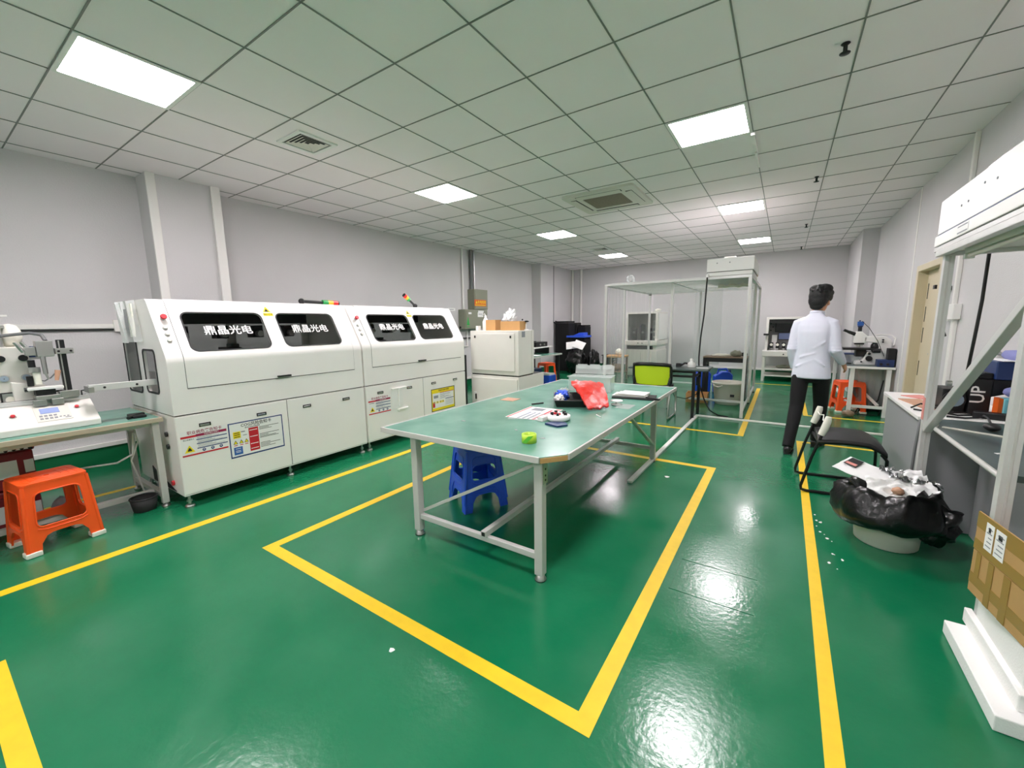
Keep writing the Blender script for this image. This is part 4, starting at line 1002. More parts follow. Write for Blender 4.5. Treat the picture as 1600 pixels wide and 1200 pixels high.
# red bag draped over the tray edge
b = MB(); b.m('redbag'); nu, nv = 18, 12; g = []
P = [(-1.53, 3.22, .165), (-1.47, 3.13, .15), (-1.40, 3.06, .12), (-1.33, 3.0, .085), (-1.27, 2.93, .045), (-1.22, 2.88, .016)]
Q = [(-1.36, 3.48, .125), (-1.30, 3.40, .13), (-1.25, 3.30, .115), (-1.20, 3.22, .085), (-1.16, 3.14, .05), (-1.12, 3.06, .016)]
def seg(Pl, t_):
    x = t_ * (len(Pl) - 1); i = min(int(x), len(Pl) - 2); f = x - i; return Vector(Pl[i]).lerp(Vector(Pl[i + 1]), f)
for lay in (0, 1):
    for i in range(nu):
        for j in range(nv):
            p = seg(P, i / (nu - 1)).lerp(seg(Q, i / (nu - 1)), j / (nv - 1)); p.z += TT + .022 * noise.noise(Vector((i * .6, j * .75, lay * .2))) + (.010 + .03 * sin(pi * j / (nv - 1)) * sin(pi * min(1, i / (nu - 1) + .1)) if lay == 0 else 0); p.z = max(p.z, TT + .002); g.append(p)
fs = []
for lay in (0, 1):
    o_ = lay * nu * nv
    for i in range(nu - 1):
        for j in range(nv - 1): fs.append((o_ + i * nv + j, o_ + (i + 1) * nv + j, o_ + (i + 1) * nv + j + 1, o_ + i * nv + j + 1))
b.add(g, fs, True); b.m('inkwhite')
single(b, 'plastic_bag', 'crumpled red plastic bag draped over the black tray edge', 'bag')
t = thing('solvent_bottle', 'small cream bottle with black cap behind the red bag', 'bottle', (-1.325, 3.44, TT))
b = MB(); b.m('milk').lathe([(.026, 0), (.030, .006), (.030, .075), (.026, .085), (.014, .092)], (-1.325, 3.44, TT)); b.build('bottle_body', t)
b = MB(); b.m('black').lathe([(.014, .092), (.016, .094), (.016, .112), (.010, .116)], (-1.325, 3.44, TT)); b.build('cap', t)
t = thing('white_dish', 'small white two-tier dish beside the red bag on the green work table', 'dish', (-1.15, 3.20, TT))
b = MB(); b.m('white').lathe([(.035, 0), (.045, .008), (.01, .01), (.01, .03), (.05, .034), (.05, .04), (.005, .042)], (-1.12, 3.24, TT), 20); b.build('dish_body', t)
b = MB(); b.m('clearplastic').box(-1.10, -.98, 3.12, 3.30, TT, TT + .002); single(b, 'clear_sheet', 'thin clear plastic sheet right of the red bag', 'sheet')
t = thing('clear_box', 'clear acrylic organiser box near the far end of the green work table', 'box', (-1.60, 3.86, TT), radians(10), local=True)
b = MB(); b.m('clearplastic'); b.plate(rrect(-.21, .21, -.12, .12, .01), [rrect(-.204, .204, -.114, .114, .008)], lambda u, v, w_: (u, v, w_), .14); b.box(-.21, .21, -.12, .12, 0, .004); b.build('box_body', t)
b = MB(); b.m('clearplastic').box(-.22, .22, -.13, -.10, .141, .152); b.box(-.22, .22, -.13, .13, .1405, .1445); b.build('rim', t)
b = MB(); b.m('clearplastic'); b.bar((0, .12, .15), (0, .15, .235), .40, .006)
for x in (-.13, 0, .13): b.bar((x, .135, .20), (x, .150, .245), .10, .02)
b.build('lid', t)
for x in (-.07, .07):
    b = MB(); b.m('clearplastic').box(x - .002, x + .002, -.112, .112, .004, .13); b.build('divider', t)
t = thing('clipboard', 'black clipboard with white papers on the far right edge of the green work table', 'clipboard', (-1.10, 3.68, TT))
b = MB(); b.m('black').cb((-1.10, 3.66, TT + .006), .36, .24, .010, .12); b.bar((-1.0, 3.62, TT + .012), (-.86, 3.58, TT + .012), .03, .016); b.build('board', t, bevel=.002)
for k in range(3):
    b = MB(); b.m('paper' if k != 1 else 'offwhite').cb((-1.14 + .015 * k, 3.68, TT + .0165 + .009 * k), .30 - .03 * k, .19, .007, .1 - .06 * k); b.build('paper_sheet', t)
b = MB(); b.m('copper').box(-2.10, -1.96, 2.95, 3.08, TT, TT + .003); single(b, 'cork_square', 'tan square pad on the left side of the green work table', 'pad')
b = MB(); b.m('black').tube([(-1.735, 2.90, TT + .006), (-1.68, 3.0, TT + .006)], .006); single(b, 'marker_pen', 'black pen between the notice sheet and the tan square', 'pen')
b = MB(); b.m('white').tube([(-1.12, 2.80, TT + .004), (-1.06, 2.74, TT + .004)], .004); single(b, 'swab', 'thin white swab on the green table right of the red bag', 'swab')
for x, y in ((-1.86, 2.16), (-1.40, 2.14), (-1.16, 2.06)):
    b = MB(); b.m('clearplastic').cb((x, y, TT + .002), .03, .015, .003, x * 5); single(b, 'film_scrap', 'tiny clear film scrap on the near half of the green work table', 'scrap', 'clear film scraps on the green table')
# ================================================================== PLASTIC BOOTH
BX = (-2.49, -1.47, -.44); BY0, BYM, BY1, BZT = 6.57, 7.5, 9.2, 2.02
t = thing('plastic_booth', 'aluminium framed booth hung with clear plastic curtains at the back of the room', 'booth', (-1.46, 7.9, 0))
def post(x, y, z1=BZT - .04):
    b = MB(); b.m('alu').box(x - .02, x + .02, y - .02, y + .02, .012, z1); b.m('offwhite').box(x - .004, x + .004, y - .0215, y - .0195, .03, z1 - .01); p = b.build('post', t, bevel=.003)
    b = MB(); b.m('rubber').cyl((x, y, 0), (x, y, .012), .022); b.build('foot', p)
for x, y in ((BX[0], BY0), (BX[2], BY0), (BX[0], BYM), (BX[0], BY1), (BX[1], BY1), (BX[2], BY1), (BX[2], 7.9), (BX[1] - .03, 6.80)): post(x, y)
def beam(p, q, n='beam', s=.04):
    b = MB(); b.m('alu').bar(p, q, s, s); b.build(n, t, bevel=.003)
zb = BZT - .02
beam((BX[0] - .02, BY0, zb), (BX[2] + .02, BY0, zb)); beam((BX[0] - .02, BY1, zb), (BX[2] + .02, BY1, zb))
for x in BX: beam((x, BY0 + .02, zb), (x, BY1 - .02, zb))
for y in (6.80, 7.0, 7.2, 7.35, 7.5, 7.7, 7.9, 8.15, 8.4, 8.8): beam((BX[0] + .02, y, zb), (BX[2] - .02, y, zb), 'roof_rail', .028)
beam((BX[2], BY0 + .02, .10), (BX[2], BY1 - .02, .10), 'sill_rail', .03); beam((BX[0], BY0 + .02, .10), (BX[0], BY1 - .02, .10), 'sill_rail', .03)
beam((-1.3, 7.42, .09), (BX[2] - .02, 7.42, .09), 'sill_rail', .035); beam((BX[0] + .02, BY1, .10), (BX[2] - .02, BY1, .10), 'sill_rail', .03)
b = MB(); b.m('clearplastic').box(BX[0], BX[2], BY0, BY1, BZT + .001, BZT + .003); b.build('roof_sheet', t)
def curtain(x0, y0, x1, y1, z0, z1, amp, fr, seed, w_n=60):
    b = MB(); b.m('curtain'); d = Vector((x1 - x0, y1 - y0, 0)); L = d.length; d.normalize(); n = Vector((-d.y, d.x, 0)); vs = []
    for j in range(7):
        z = z0 + (z1 - z0) * j / 6
        for i in range(w_n + 1):
            u = L * i / w_n; a = amp * (1.1 - .5 * j / 6)
            o_ = a * sin(u * fr + seed + .3 * sin(z * 2 + seed)) + a * .5 * noise.noise(Vector((u * 4, z * 1.5, seed)))
            vs.append(Vector((x0, y0, z)) + d * u + n * o_)
    W = w_n + 1
    b.add(vs, [(j * W + i, j * W + i + 1, (j + 1) * W + i + 1, (j + 1) * W + i) for j in range(6) for i in range(w_n)], True); b.build('curtain', t)
curtain(BX[0] + .045, BY0 + .05, BX[0] + .045, BYM - .05, .05, 1.97, .022, 38, 1); curtain(BX[0] + .045, BYM + .05, BX[0] + .045, BY1 - .05, .05, 1.97, .015, 20, 2)
curtain(BX[0] + .08, BY1 - .05, BX[2] - .05, BY1 - .05, .08, 1.97, .02, 16, 3, 90); curtain(BX[2] - .045, 7.95, BX[2] - .045, BY1 - .05, .05, 1.97, .02, 26, 4)
curtain(BX[1] + .05, 8.3, BX[1] + .5, 8.32, .6, 1.98, .03, 30, 6, 40)
b = MB(); b.m('dark').box(BX[0] - .025, BX[0] + .025, BY1 - .025, BY1 + .025, BZT - .06, BZT + .02); b.build('corner_bracket', t)
b = MB(); b.m('clearplastic').blob((-2.15, 6.75, BZT + .07), .06, .05, .07, .4, 3, 3, 3); single(b, 'plastic_wad', 'crumpled clear plastic wad on the booth roof at its left', 'plastic film')
b = MB(); b.m('milk').tube([(-.97 + .06 * k, 7.62 + .01 * sin(k * 1.7), 1.955 + .012 * sin(k * 2.3)) for k in range(9)], .03, n=10, rs=[.018 + .014 * abs(sin(k * 1.3 + .5)) for k in range(9)]); lab(b.build('rolled_curtain', t), 'rolled white plastic curtain')
# filter unit
t2 = thing('fan_filter_unit', 'white fan filter unit box standing on the right end of the booth roof', 'filter unit', (-.7, 7.1, BZT + .004))
b = MB(); b.m('white').box(-.99, -.405, 6.55, 7.68, 2.085, 2.262); b.build('housing', t2, bevel=.004)
b = MB(); b.m('white').box(-.98, -.42, 6.56, 7.67, BZT + .005, 2.078); b.m('seam').box(-.985, -.415, 6.556, 7.67, 2.078, 2.085); b.build('lower_frame', t2, bevel=.003)
b = MB(); b.m('rubber').box(-.94, -.46, 6.60, 7.63, BZT + .0035, BZT + .0049); b.build('filter_face', t2)
b = MB(); b.m('white').box(-.86, -.52, 6.7, 7.3, 2.2625, 2.274); b.box(-.78, -.64, 6.62, 6.8, 2.2745, 2.29); b.build('top_plate', t2, bevel=.002)
for x in (-.86, -.70):
    b = MB(); b.m('papergrey').cyl((x, 6.549, 2.2), (x, 6.545, 2.2), .008); b.build('screw', t2)
b = MB(); b.m('white').box(-.985, -.955, 6.48, 6.54, BZT - .01, BZT + .03); b.m('cable').tube([(-.97, 6.50, BZT + .03), (-.975, 6.51, 1.9), (-1.0, 6.60, 1.5), (-1.05, 6.72, 1.15), (-1.07, 6.785, .85), (-1.05, 6.79, .45), (-.96, 6.76, .2), (-.86, 6.66, .06), (-.74, 6.60, .012), (-.60, 6.56, .012)], .010)
single(b, 'hanging_cable', 'black power cord hanging from the filter unit to the floor in the booth', 'cable')
# black desk
t = thing('desk', 'black framed desk with dark green top standing in the booth opening', 'desk', (-1.4, 6.45, 0))
dz = .72
b = MB(); b.m('darkmat').box(-1.96, -.86, 6.16, 6.74, dz - .022, dz); b.build('table_top', t, bevel=.003)
for x in (-1.86, -1.03):
    for y in (6.21, 6.66):
        b = MB(); b.m('black').box(x - .02, x + .02, y - .02, y + .02, 0, dz - .023); b.build('leg', t, bevel=.003)
b = MB(); b.m('black'); b.box(-1.84, -1.05, 6.20, 6.225, .60, .63); b.box(-1.84, -1.05, 6.20, 6.225, .665, .695); b.box(-1.84, -1.05, 6.65, 6.675, .665, .695); b.box(-1.04, -1.02, 6.23, 6.64, .60, .63); b.box(-1.87, -1.85, 6.23, 6.64, .60, .63); b.build('frame_rail', t)
b = MB(); b.m('black').box(-1.34, -1.27, 6.50, 6.56, dz, dz + .05); b.tube([(-1.27, 6.53, dz + .02), (-1.22, 6.53, dz + .055), (-1.19, 6.55, dz + .05)], .014); single(b, 'small_tool', 'small black tool on the black desk in the booth', 'tool')
t = thing('solvent_bottle', 'white squat bottle on the black desk in the booth', 'bottle', (-1.12, 6.50, dz))
b = MB(); b.m('white').lathe([(.05, 0), (.055, .01), (.055, .06), (.025, .085), (.022, .10)], (-1.12, 6.50, dz)); b.build('bottle_body', t)
b = MB(); b.m('white').lathe([(.026, .10), (.026, .125), (.008, .13)], (-1.12, 6.50, dz)); b.build('cap', t)
b = MB(); b.m('paper').cb((-.96, 6.42, dz + .004), .15, .09, .006, .3); single(b, 'paper_sheet', 'small white paper on the right end of the black desk', 'paper')
b = MB(); b.m('cable').tube([(-1.02, 6.5, .60), (-1.0, 6.55, .45), (-1.05, 6.6, .3), (-1.2, 6.6, .22), (-1.35, 6.55, .25), (-1.4, 6.5, .38)], .007); b.m('black').box(-1.04, -.99, 6.46, 6.54, .46, .58); single(b, 'desk_cable', 'tangled black cable and adapter hanging under the black desk', 'cable')
# green mesh chair
t = thing('mesh_chair', 'black office chair with lime green mesh back facing the black desk', 'chair', (-1.57, 6.1, 0))
def rr3(u0, u1, v0, v1, r, fy): return [Vector((u, fy(u, v), v)) for u, v in rrect(u0, u1, v0, v1, r, 5)]
fy = lambda u, v: 5.97 - .10 * (v - .5) + .10 * ((u + 1.565) / .25) ** 2 * .6
b = MB(); b.m('black'); o = rr3(-1.83, -1.30, .48, .80, .07, fy); b.tube(o, .020, n=8, closed=True); b.tube([(-1.83, fy(-1.83, .78), .78), (-1.56, fy(-1.56, .80) - .01, .80), (-1.30, fy(-1.30, .78), .78)], .026); b.build('back_frame', t)
b = MB(); b.m('lime'); g = []; nu, nv = 14, 8
for i in range(nu):
    for j in range(nv):
        v = .495 + .29 * j / (nv - 1); ins = .02 + .03 * (1 - min(1, j / 3)) ; u = -1.83 + ins + (.53 - 2 * ins) * i / (nu - 1); g.append(Vector((u, fy(u, v), v)))
n_ = len(g); g += [p + Vector((0, .004, 0)) for p in g]
fs = [(i * nv + j, (i + 1) * nv + j, (i + 1) * nv + j + 1, i * nv + j + 1) for i in range(nu - 1) for j in range(nv - 1)]; b.add(g, fs + [tuple(n_ + k for k in f) for f in fs], True); lab(b.build('backrest_mesh', t), 'lime green mesh')
b = MB(); b.m('black').plate(rrect(-1.80, -1.34, 6.03, 6.46, .06), [], lambda u, v, w_: (u, v, .41 + w_), .06); b.build('seat', t, bevel=.015, seg=3)
for sx in (-1.82, -1.31):
    b = MB(); b.m('steel').tube([(sx, 6.02, .48), (sx, 6.03, .40), (sx, 6.0, .30), (sx, 5.93, .03), (sx, 5.96, .0135), (sx, 6.42, .0135), (sx, 6.45, .03), (sx, 6.42, .38), (sx * .985 - .0235, 6.38, .405)], .0125, n=10); b.build('leg', t)
    b = MB(); b.m('black').ell((sx, 6.0, .45), .03, .05, .03); b.tube([(sx, 6.02, .45), (sx, 5.99, .56), (sx, fy(sx, .6), .6)], .014); b.build('armrest', t)
# carton, bin, jerrycan, brown table
carton(-2.05, 6.98, .0, .22, .2, .30, .1, 'brown carton on the booth floor beside the green chair', False, 'kraft2')
carton(-1.2, 7.66, .0, .34, .3, .16, .05, 'low brown carton on the booth floor beside the blue can', False, 'kraft2')
t = thing('waste_bin', 'white tapered bucket with handle on the booth floor behind the right post', 'bin', (-.74, 7.72, 0))
b = MB(); b.m('offwhite').lathe([(.18, 0), (.19, .01), (.235, .345), (.25, .35), (.25, .375), (.235, .375), (.225, .345), (.178, .02)], (-.74, 7.72, 0), 32); b.build('bin_body', t)
b = MB(); b.m('offwhite').tube([(-.94, 7.60, .36), (-.94, 7.58, .31), (-.86, 7.50, .30), (-.80, 7.485, .33)], .012); b.build('handle', t)
b = MB(); b.m('ink').box(-.68, -.62, 7.496, 7.51, .15, .19); b.build('sticker', t)
def jerry(x, y, rz, label):
    t = thing('jerrycan', label, 'can', (x, y, 0), rz, local=True, group='blue cans in the booth')
    b = MB(); b.m('blue').prism([(-.16, 0), (.16, 0), (.16, .36), (.10, .42), (-.02, .42), (-.16, .33)], 'y', -.10, .10); b.build('can_body', t, bevel=.02, seg=3)
    b = MB(); b.m('blue').tube([(-.10, 0, .36), (-.08, 0, .46), (.06, 0, .47), (.08, 0, .42)], .018); b.build('handle', t)
    b = MB(); b.m('navy').cyl((.11, 0, .41), (.125, 0, .45), .03); b.build('cap', t)
jerry(-.95, 8.85, .3, 'blue plastic can farther right in the booth, behind the white bucket')
jerry(-1.33, 8.9, .2, 'darker half hidden blue can left of the other can in the booth')
t = thing('side_table', 'black framed side table with brown top and rags inside the booth', 'table', (-.80, 8.45, 0))
b = MB(); b.m('darkwood').box(-1.22, -.51, 8.16, 8.58, .735, .755); b.build('table_top', t, bevel=.003)
for x in (-1.19, -.54):
    for y in (8.19, 8.55):
        b = MB(); b.m('black').box(x - .025, x + .025, y - .025, y + .025, 0, .734); b.build('leg', t, bevel=.003)
for y in (8.17, 8.54):
    b = MB(); b.m('black').box(-1.165, -.565, y, y + .03, .66, .734); b.build('apron', t)
b = MB(); b.m('eboxgreen').blob((-.70, 8.32, .81), .09, .08, .06, .3, 3, 8, 3, .756); single(b, 'rag', 'grey-green rag heap on the brown side table in the booth', 'rag')
b = MB(); b.m('milk').blob((-.93, 8.32, .775), .16, .07, .03, .3, 3, 12, 3, .756); single(b, 'cloth', 'flat pale cloth on the brown side table in the booth', 'cloth')
b = MB(); b.m('cable').blob((-.58, 8.45, .79), .05, .05, .04, .3, 3, 14, 3, .756); single(b, 'dark_rag', 'small dark rag at the right end of the brown side table', 'rag')

# ================================================================== REAR STATIONS
def station(name, label, x0, x1, y0, y1, top, ledge, mode):
    t = thing(name, label, 'machine', ((x0 + x1) / 2, (y0 + y1) / 2, 0), group='cream bonding stations at the back')
    w_ = .05
    b = MB(); b.m('cream'); b.box(x0, x0 + w_, y0, y1, ledge, top - w_); b.box(x1 - w_, x1, y0, y1, ledge, top - w_); b.box(x0, x1, y0, y1, top - w_, top); b.box(x0 + w_, x1 - w_, y1 - .03, y1, ledge, top - w_); b.build('upper_frame', t, bevel=.004)
    b = MB(); b.m('cream').box(x0 - .04, x1 + .03, y0 - .12, y1, ledge - .11, ledge - .001); b.m('dark'); 
    for q in (.45, .58): b.cyl((x0 + (x1 - x0) * q, y0 - .12, ledge - .06), (x0 + (x1 - x0) * q, y0 - .126, ledge - .06), .014)
    b.build('work_ledge', t, bevel=.004)
    if mode == 'open':
        for x in (x0 - .03, x1 - .01):
            for y in (y0 - .10, y1 - .06):
                b = MB(); b.m('cream').box(x, x + .05, y, y + .05, 0, ledge - .112); b.build('leg', t, bevel=.003)
        for z in (.12, .27):
            b = MB(); b.m('cream').box(x0 + .02, x1 - .01, y0 - .10, y1 - .02, z, z + .025); b.build('shelf', t)
        b = MB(); b.m('black').box(x0 + .052, x1 - .052, y0 + .02, y1 - .031, top - .14, top - .052); b.build('visor', t)
        b = MB(); b.m('greyboard').box(x0 + .052, x1 - .052, y1 - .06, y1 - .031, ledge, top - .15); b.build('back_panel', t)
        for (u0, u1, v0, v1, m_) in ((.17, .70, .42, .66, 'screen'), (.24, .72, .24, .41, 'lcd')):
            b = MB(); b.m('black').box(x0 + u0, x0 + u1, y1 - .16, y1 - .11, ledge + v0, ledge + v1); b.m(m_).box(x0 + u0 + .01, x0 + u1 - .01, y1 - .163, y1 - .1602, ledge + v0 + .012, ledge + v1 - .012); b.m('dark').box(x0 + (u0 + u1) / 2 - .02, x0 + (u0 + u1) / 2 + .02, y1 - .11, y1 - .061, ledge + v0 + .05, ledge + v1 - .05); b.build('monitor', t)
        for k in range(3):
            x = x0 + .12 + .12 * k; b = MB(); b.m('steel').cyl((x, y0 + .2, ledge), (x, y0 + .2, ledge + .12), .022); b.m('black').box(x - .035, x + .035, y0 + .16, y0 + .24, ledge + .06, ledge + .19); b.m('milk').cyl((x, y0 + .15, ledge + .14), (x, y0 + .1595, ledge + .14), .03); b.build('stage', t)
        for (u, v) in ((.08, .62), (.12, .54), (.08, .46)):
            b = MB(); b.m('dark').cyl((x0 + u, y1 - .061, ledge + v), (x0 + u, y1 - .08, ledge + v), .015); b.build('knob', t)
        b = MB(); b.m('white').box(x0 + .12, x0 + .22, y0 + .25, y0 + .33, ledge, ledge + .36); b.build('column', t)
        b = MB(); b.m('black').box(x0 - .04, x0 + .06, y0 - .06, y0 - .02, ledge + .36, ledge + .40); b.build('grip', t)
        b = MB(); b.m('white').box(x0 - .045, x1 + .03, y0 - .11, y0 + .15, ledge, ledge + .014); b.build('base_plate', t)
    else:
        b = MB(); b.m('cream').box(x0, x1, y0, y1, .05, ledge - .25); b.box(x0 + .02, x1 - .02, y0 + .03, y1, ledge - .25, ledge - .112); b.m('dark').box(x0 + .03, x1 - .10, y0 + .022, y0 + .0295, ledge - .22, ledge - .13); b.build('base_cabinet', t, bevel=.004)
        b = MB(); b.m('cream').box(x0 + .04, (x0 + x1) / 2 - .005, y0 - .012, y0 - .0005, .10, ledge - .28); d = b.build('cabinet_door', t)
        b = MB(); b.m('cream').box((x0 + x1) / 2 + .005, x1 - .04, y0 - .012, y0 - .0005, .10, ledge - .28); b.build('cabinet_door', t)
        b = MB(); b.m('greyglass').box(x0 + w_, x1 - w_, y0 + .02, y0 + .024, ledge, top - w_); lab(b.build('window_pane', t), 'grey glazed front')
        b = MB(); b.m('white').box(x1 + .0005, x1 + .02, y0 + .06, y1 - .05, ledge + .02, top - .05); b.build('side_panel', t)
        for k in range(3):
            x = x0 + .15 + .22 * k; b = MB(); b.m('dark').box(x - .05, x + .05, y0 + .2, y0 + .3, ledge, ledge + .3 + .1 * (k % 2)); b.m('steel').cyl((x, y0 + .19, ledge + .2), (x, y0 + .1995, ledge + .2), .03); b.build('stage', t)
        for k in range(4):
            b = MB(); b.m('milk').ell((x1 - .09, y0 + .12, ledge + .08 + .13 * k), .035, .03, .03); b.build('gauge', t)
        b = MB(); b.m('milk').blob((x1 - .05, y0 + .2, top + .035), .07, .08, .035, .3, 3, 7, 3, top + .001); b.build('cover_wad', t)
        for x in (x0 + .06, x1 - .06):
            for y in (y0 + .06, y1 - .06):
                b = MB(); b.m('dark').cyl((x, y, 0), (x, y, .05), .025); b.build('foot', t)
    return t
station('bonding_station', 'cream glazed station seen through the plastic curtain at the left rear of the booth', -3.38, -2.60, 10.35, 11.35, 1.645, .935, 'closed')
station('bonding_station', 'cream open-front station with monitors behind the man in the white shirt', -.36, .46, 11.1, 11.75, 1.46, .69, 'open')
b = MB(); b.m('eboxgreen').blob((0.02, 11.28, .325), .14, .1, .045, .3, 3, 21, 3, .2965); single(b, 'rag_pile', 'small grey-green rag pile on the shelf of the open-front station', 'rag')

# carton shelf behind the left curtain
t = thing('side_table', 'low brown table with clutter just behind the left plastic curtain', 'table', (-3.4, 9.75, 0))
b = MB(); b.m('kraft2').box(-3.62, -3.15, 9.5, 9.9, .56, .60); b.build('table_top', t)
for x in (-3.59, -3.18):
    for y in (9.53, 9.87):
        b = MB(); b.m('darkwood').box(x - .02, x + .02, y - .02, y + .02, 0, .559); b.build('leg', t)
b = MB(); b.m('darkwood').box(-3.6, -3.17, 9.52, 9.88, .2, .22); b.build('shelf', t)
b = MB(); b.m('milk').blob((-3.33, 9.7, .68), .08, .08, .08, .3, 3, 31, 3, .6005); single(b, 'white_bundle', 'small white bundle on the low brown table behind the left curtain', 'bundle')
b = MB(); b.m('darkwood').blob((-3.4, 9.7, .31), .16, .14, .09, .3, 3, 33, 3, .2205); single(b, 'brown_bundle', 'brown bundle on the lower shelf behind the left curtain', 'bundle')

# ================================================================== BLACK CASES AND BAGS IN THE CORNER
def case(x0, x1, y0, y1, z0, z1, label):
    t = thing('black_case', label, 'case', ((x0 + x1) / 2, (y0 + y1) / 2, z0), group='black cases in the back left corner')
    b = MB(); b.m('blackmat').box(x0, x1, y0, y1, z0, z1 - .05); b.build('case_body', t, bevel=.012)
    b = MB(); b.m('blackmat').box(x0 + .004, x1 - .004, y0 + .004, y1 - .004, z1 - .048, z1); b.build('lid', t, bevel=.012)
case(-5.60, -5.17, 10.72, 11.15, 0, 1.45, 'tallest black case standing in the back left corner')
case(-5.45, -5.14, 11.2, 11.55, 0, 1.40, 'second black case just behind the tallest one in the corner')
case(-5.10, -4.86, 11.2, 11.6, 0, 1.33, 'narrow black case behind the blue-topped one in the corner')
case(-5.16, -4.66, 10.68, 11.14, 0, .985, 'lower black case under the bright blue crate lid in the corner')
t = thing('crate_lid', 'bright blue crate lid lying upside down on the lower black case', 'tray', (-4.91, 10.9, .987))  # the lid of a crate, resting loose on the case
b = MB(); b.m('bluelid').plate(rrect(-5.20, -4.64, 10.62, 11.16, .03), [], lambda u, v, w_: (u, v, .987 + w_), .05); b.build('lid_rim', t, bevel=.008)
b = MB(); b.m('bluelid').prism([(-5.05, 1.0375), (-4.72, 1.0375), (-4.72, 1.12), (-4.85, 1.12)], 'y', 10.75, 11.05); b.build('raised_panel', t, bevel=.01)
b = MB(); b.m('bag').blob((-4.78, 10.42, .33), .27, .22, .36, .28, 2.4, 11, 4, .002); single(b, 'trash_bag', 'larger full black trash bag topped with white paper in the back left corner', 'trash bag', 'black trash bags in the corner')
b = MB(); b.m('bag').blob((-4.34, 10.60, .31), .15, .2, .33, .3, 2.4, 15, 4, .002); single(b, 'trash_bag', 'smaller black trash bag right of the larger one, beside the black basket', 'trash bag', 'black trash bags in the corner')
for (c, r_, l) in (((-4.92, 10.40, .78), (.9, .2, .3), 'tilted white paper on the left of the larger trash bag top'), ((-4.68, 10.38, .80), (.9, .25, -.2), 'white paper leaning on the right of the larger trash bag top')):
    b = MB(); X = Matrix.Translation(c) @ Matrix.Rotation(r_[0], 4, 'X') @ Matrix.Rotation(r_[1], 4, 'Y') @ Matrix.Rotation(r_[2], 4, 'Z'); b.m('paper').box(-.15, .15, -.12, .12, -.004, .004, X=X); single(b, 'waste_paper', l, 'paper', 'papers on the trash bag')
t = thing('basket', 'black perforated plastic basket at the far right of the corner heap', 'basket', (-4.08, 11.2, 0))
b = MB(); b.m('black')
for a, (w_, off) in enumerate(((.15, .18), (.18, .15), (.15, .18), (.18, .15))):
    X = Matrix.Translation((-4.10, 11.2, 0)) @ Matrix.Rotation(a * pi / 2, 4, 'Z')
    hs = [rrect(-w_ + .03 + .07 * i, -w_ + .07 + .07 * i, .06 + .08 * j, .11 + .08 * j, .008, 2) for i in range(int((2 * w_ - .04) / .07)) for j in range(5)]
    b.plate([(-w_, 0), (w_, 0), (w_, .47), (-w_, .47)], hs, lambda u, v, w2: X @ Vector((u, -off + w2, v)), .008)
b.box(-4.27, -3.93, 11.05, 11.35, .004, .012); b.build('basket_body', t)
b = MB(); b.m('black'); b.tube([(-4.10 + u, 11.2 + v, .475) for u, v in rrect(-.19, .19, -.16, .16, .02)], .012, closed=True); b.build('rim', t)

# ================================================================== FAR LEFT TABLE
t = thing('workbench', 'far green-topped bench with black legs beyond the cream cabinet', 'table', (-4.55, 7.4, 0))
b = MB(); b.m('greenmat').box(-4.92, -4.20, 6.5, 8.34, .70, .72); b.build('table_top', t)
b = MB(); b.m('greypaint').box(-4.2, -4.185, 6.5, 8.35, .692, .7225); b.box(-4.92, -4.2, 8.34, 8.35, .692, .7225); b.build('edge_strip', t)
for x in (-4.88, -4.24):
    for y in (6.55, 8.28):
        b = MB(); b.m('dark').box(x - .02, x + .02, y - .02, y + .02, 0, .699); b.build('leg', t)
t = thing('shelf_riser', 'small white riser shelf standing on the far green bench', 'shelf', (-4.65, 7.85, .7205))
b = MB(); b.m('white').box(-4.86, -4.42, 7.30, 8.36, .86, .88); b.build('shelf', t, bevel=.002)
for y in (7.36, 8.26):
    b = MB(); b.m('dark').box(-4.84, -4.48, y - .02, y + .02, .7205, .859); b.build('leg', t)
t = thing('printer', 'black desktop device with silver knobs on the riser shelf of the far bench', 'device', (-4.6, 7.95, .8805))
b = MB(); b.m('dark').box(-4.8, -4.5, 7.72, 8.24, .8805, .985); b.build('housing', t, bevel=.006)
for y in (7.9, 8.08): 
    b = MB(); b.m('steel').cyl((-4.5, y, .93), (-4.485, y, .93), .02); b.build('knob', t)
t = thing('monitor_arm', 'white box leaning device at the left end of the riser shelf', 'device', (-4.62, 7.45, .8805)); b = MB(); b.m('offwhite').box(-4.78, -4.5, 7.34, 7.62, .8805, 1.0); b.build('housing', t, bevel=.005); b = MB(); b.m('black').box(-4.80, -4.46, 7.33, 7.66, 1.0005, 1.02); b.build('cover', t)
b = MB(); b.m('paper').cb((-4.40, 7.5, .724), .2, .26, .006, .1); single(b, 'paper_sheet', 'white paper on the far green bench in front of the riser shelf', 'paper')
stool('plastic_stool', 'small orange plastic stool far left, under the far green bench', 'orange', (-4.74, 8.62, 0), radians(-20), .178, .145, .445)
t = thing('storage_crate', 'blue plastic crate with white lid on the floor at the far green bench', 'crate', (-4.42, 8.12, 0))
b = MB(); b.m('blue').box(-4.62, -4.28, 7.95, 8.24, 0, .24); b.build('crate_body', t, bevel=.01)
b = MB(); b.m('white').box(-4.60, -4.30, 7.97, 8.22, .2405, .28); b.build('lid', t, bevel=.005)
t = thing('storage_crate', 'navy blue crate behind the white-lidded crate under the far green bench', 'crate', (-4.70, 8.10, 0)); b = MB(); b.m('navy').box(-4.86, -4.64, 7.9, 8.24, 0, .34); b.build('crate_body', t, bevel=.01); b = MB(); b.m('navy').box(-4.865, -4.635, 7.89, 8.25, .3405, .37); b.build('lid', t, bevel=.005)
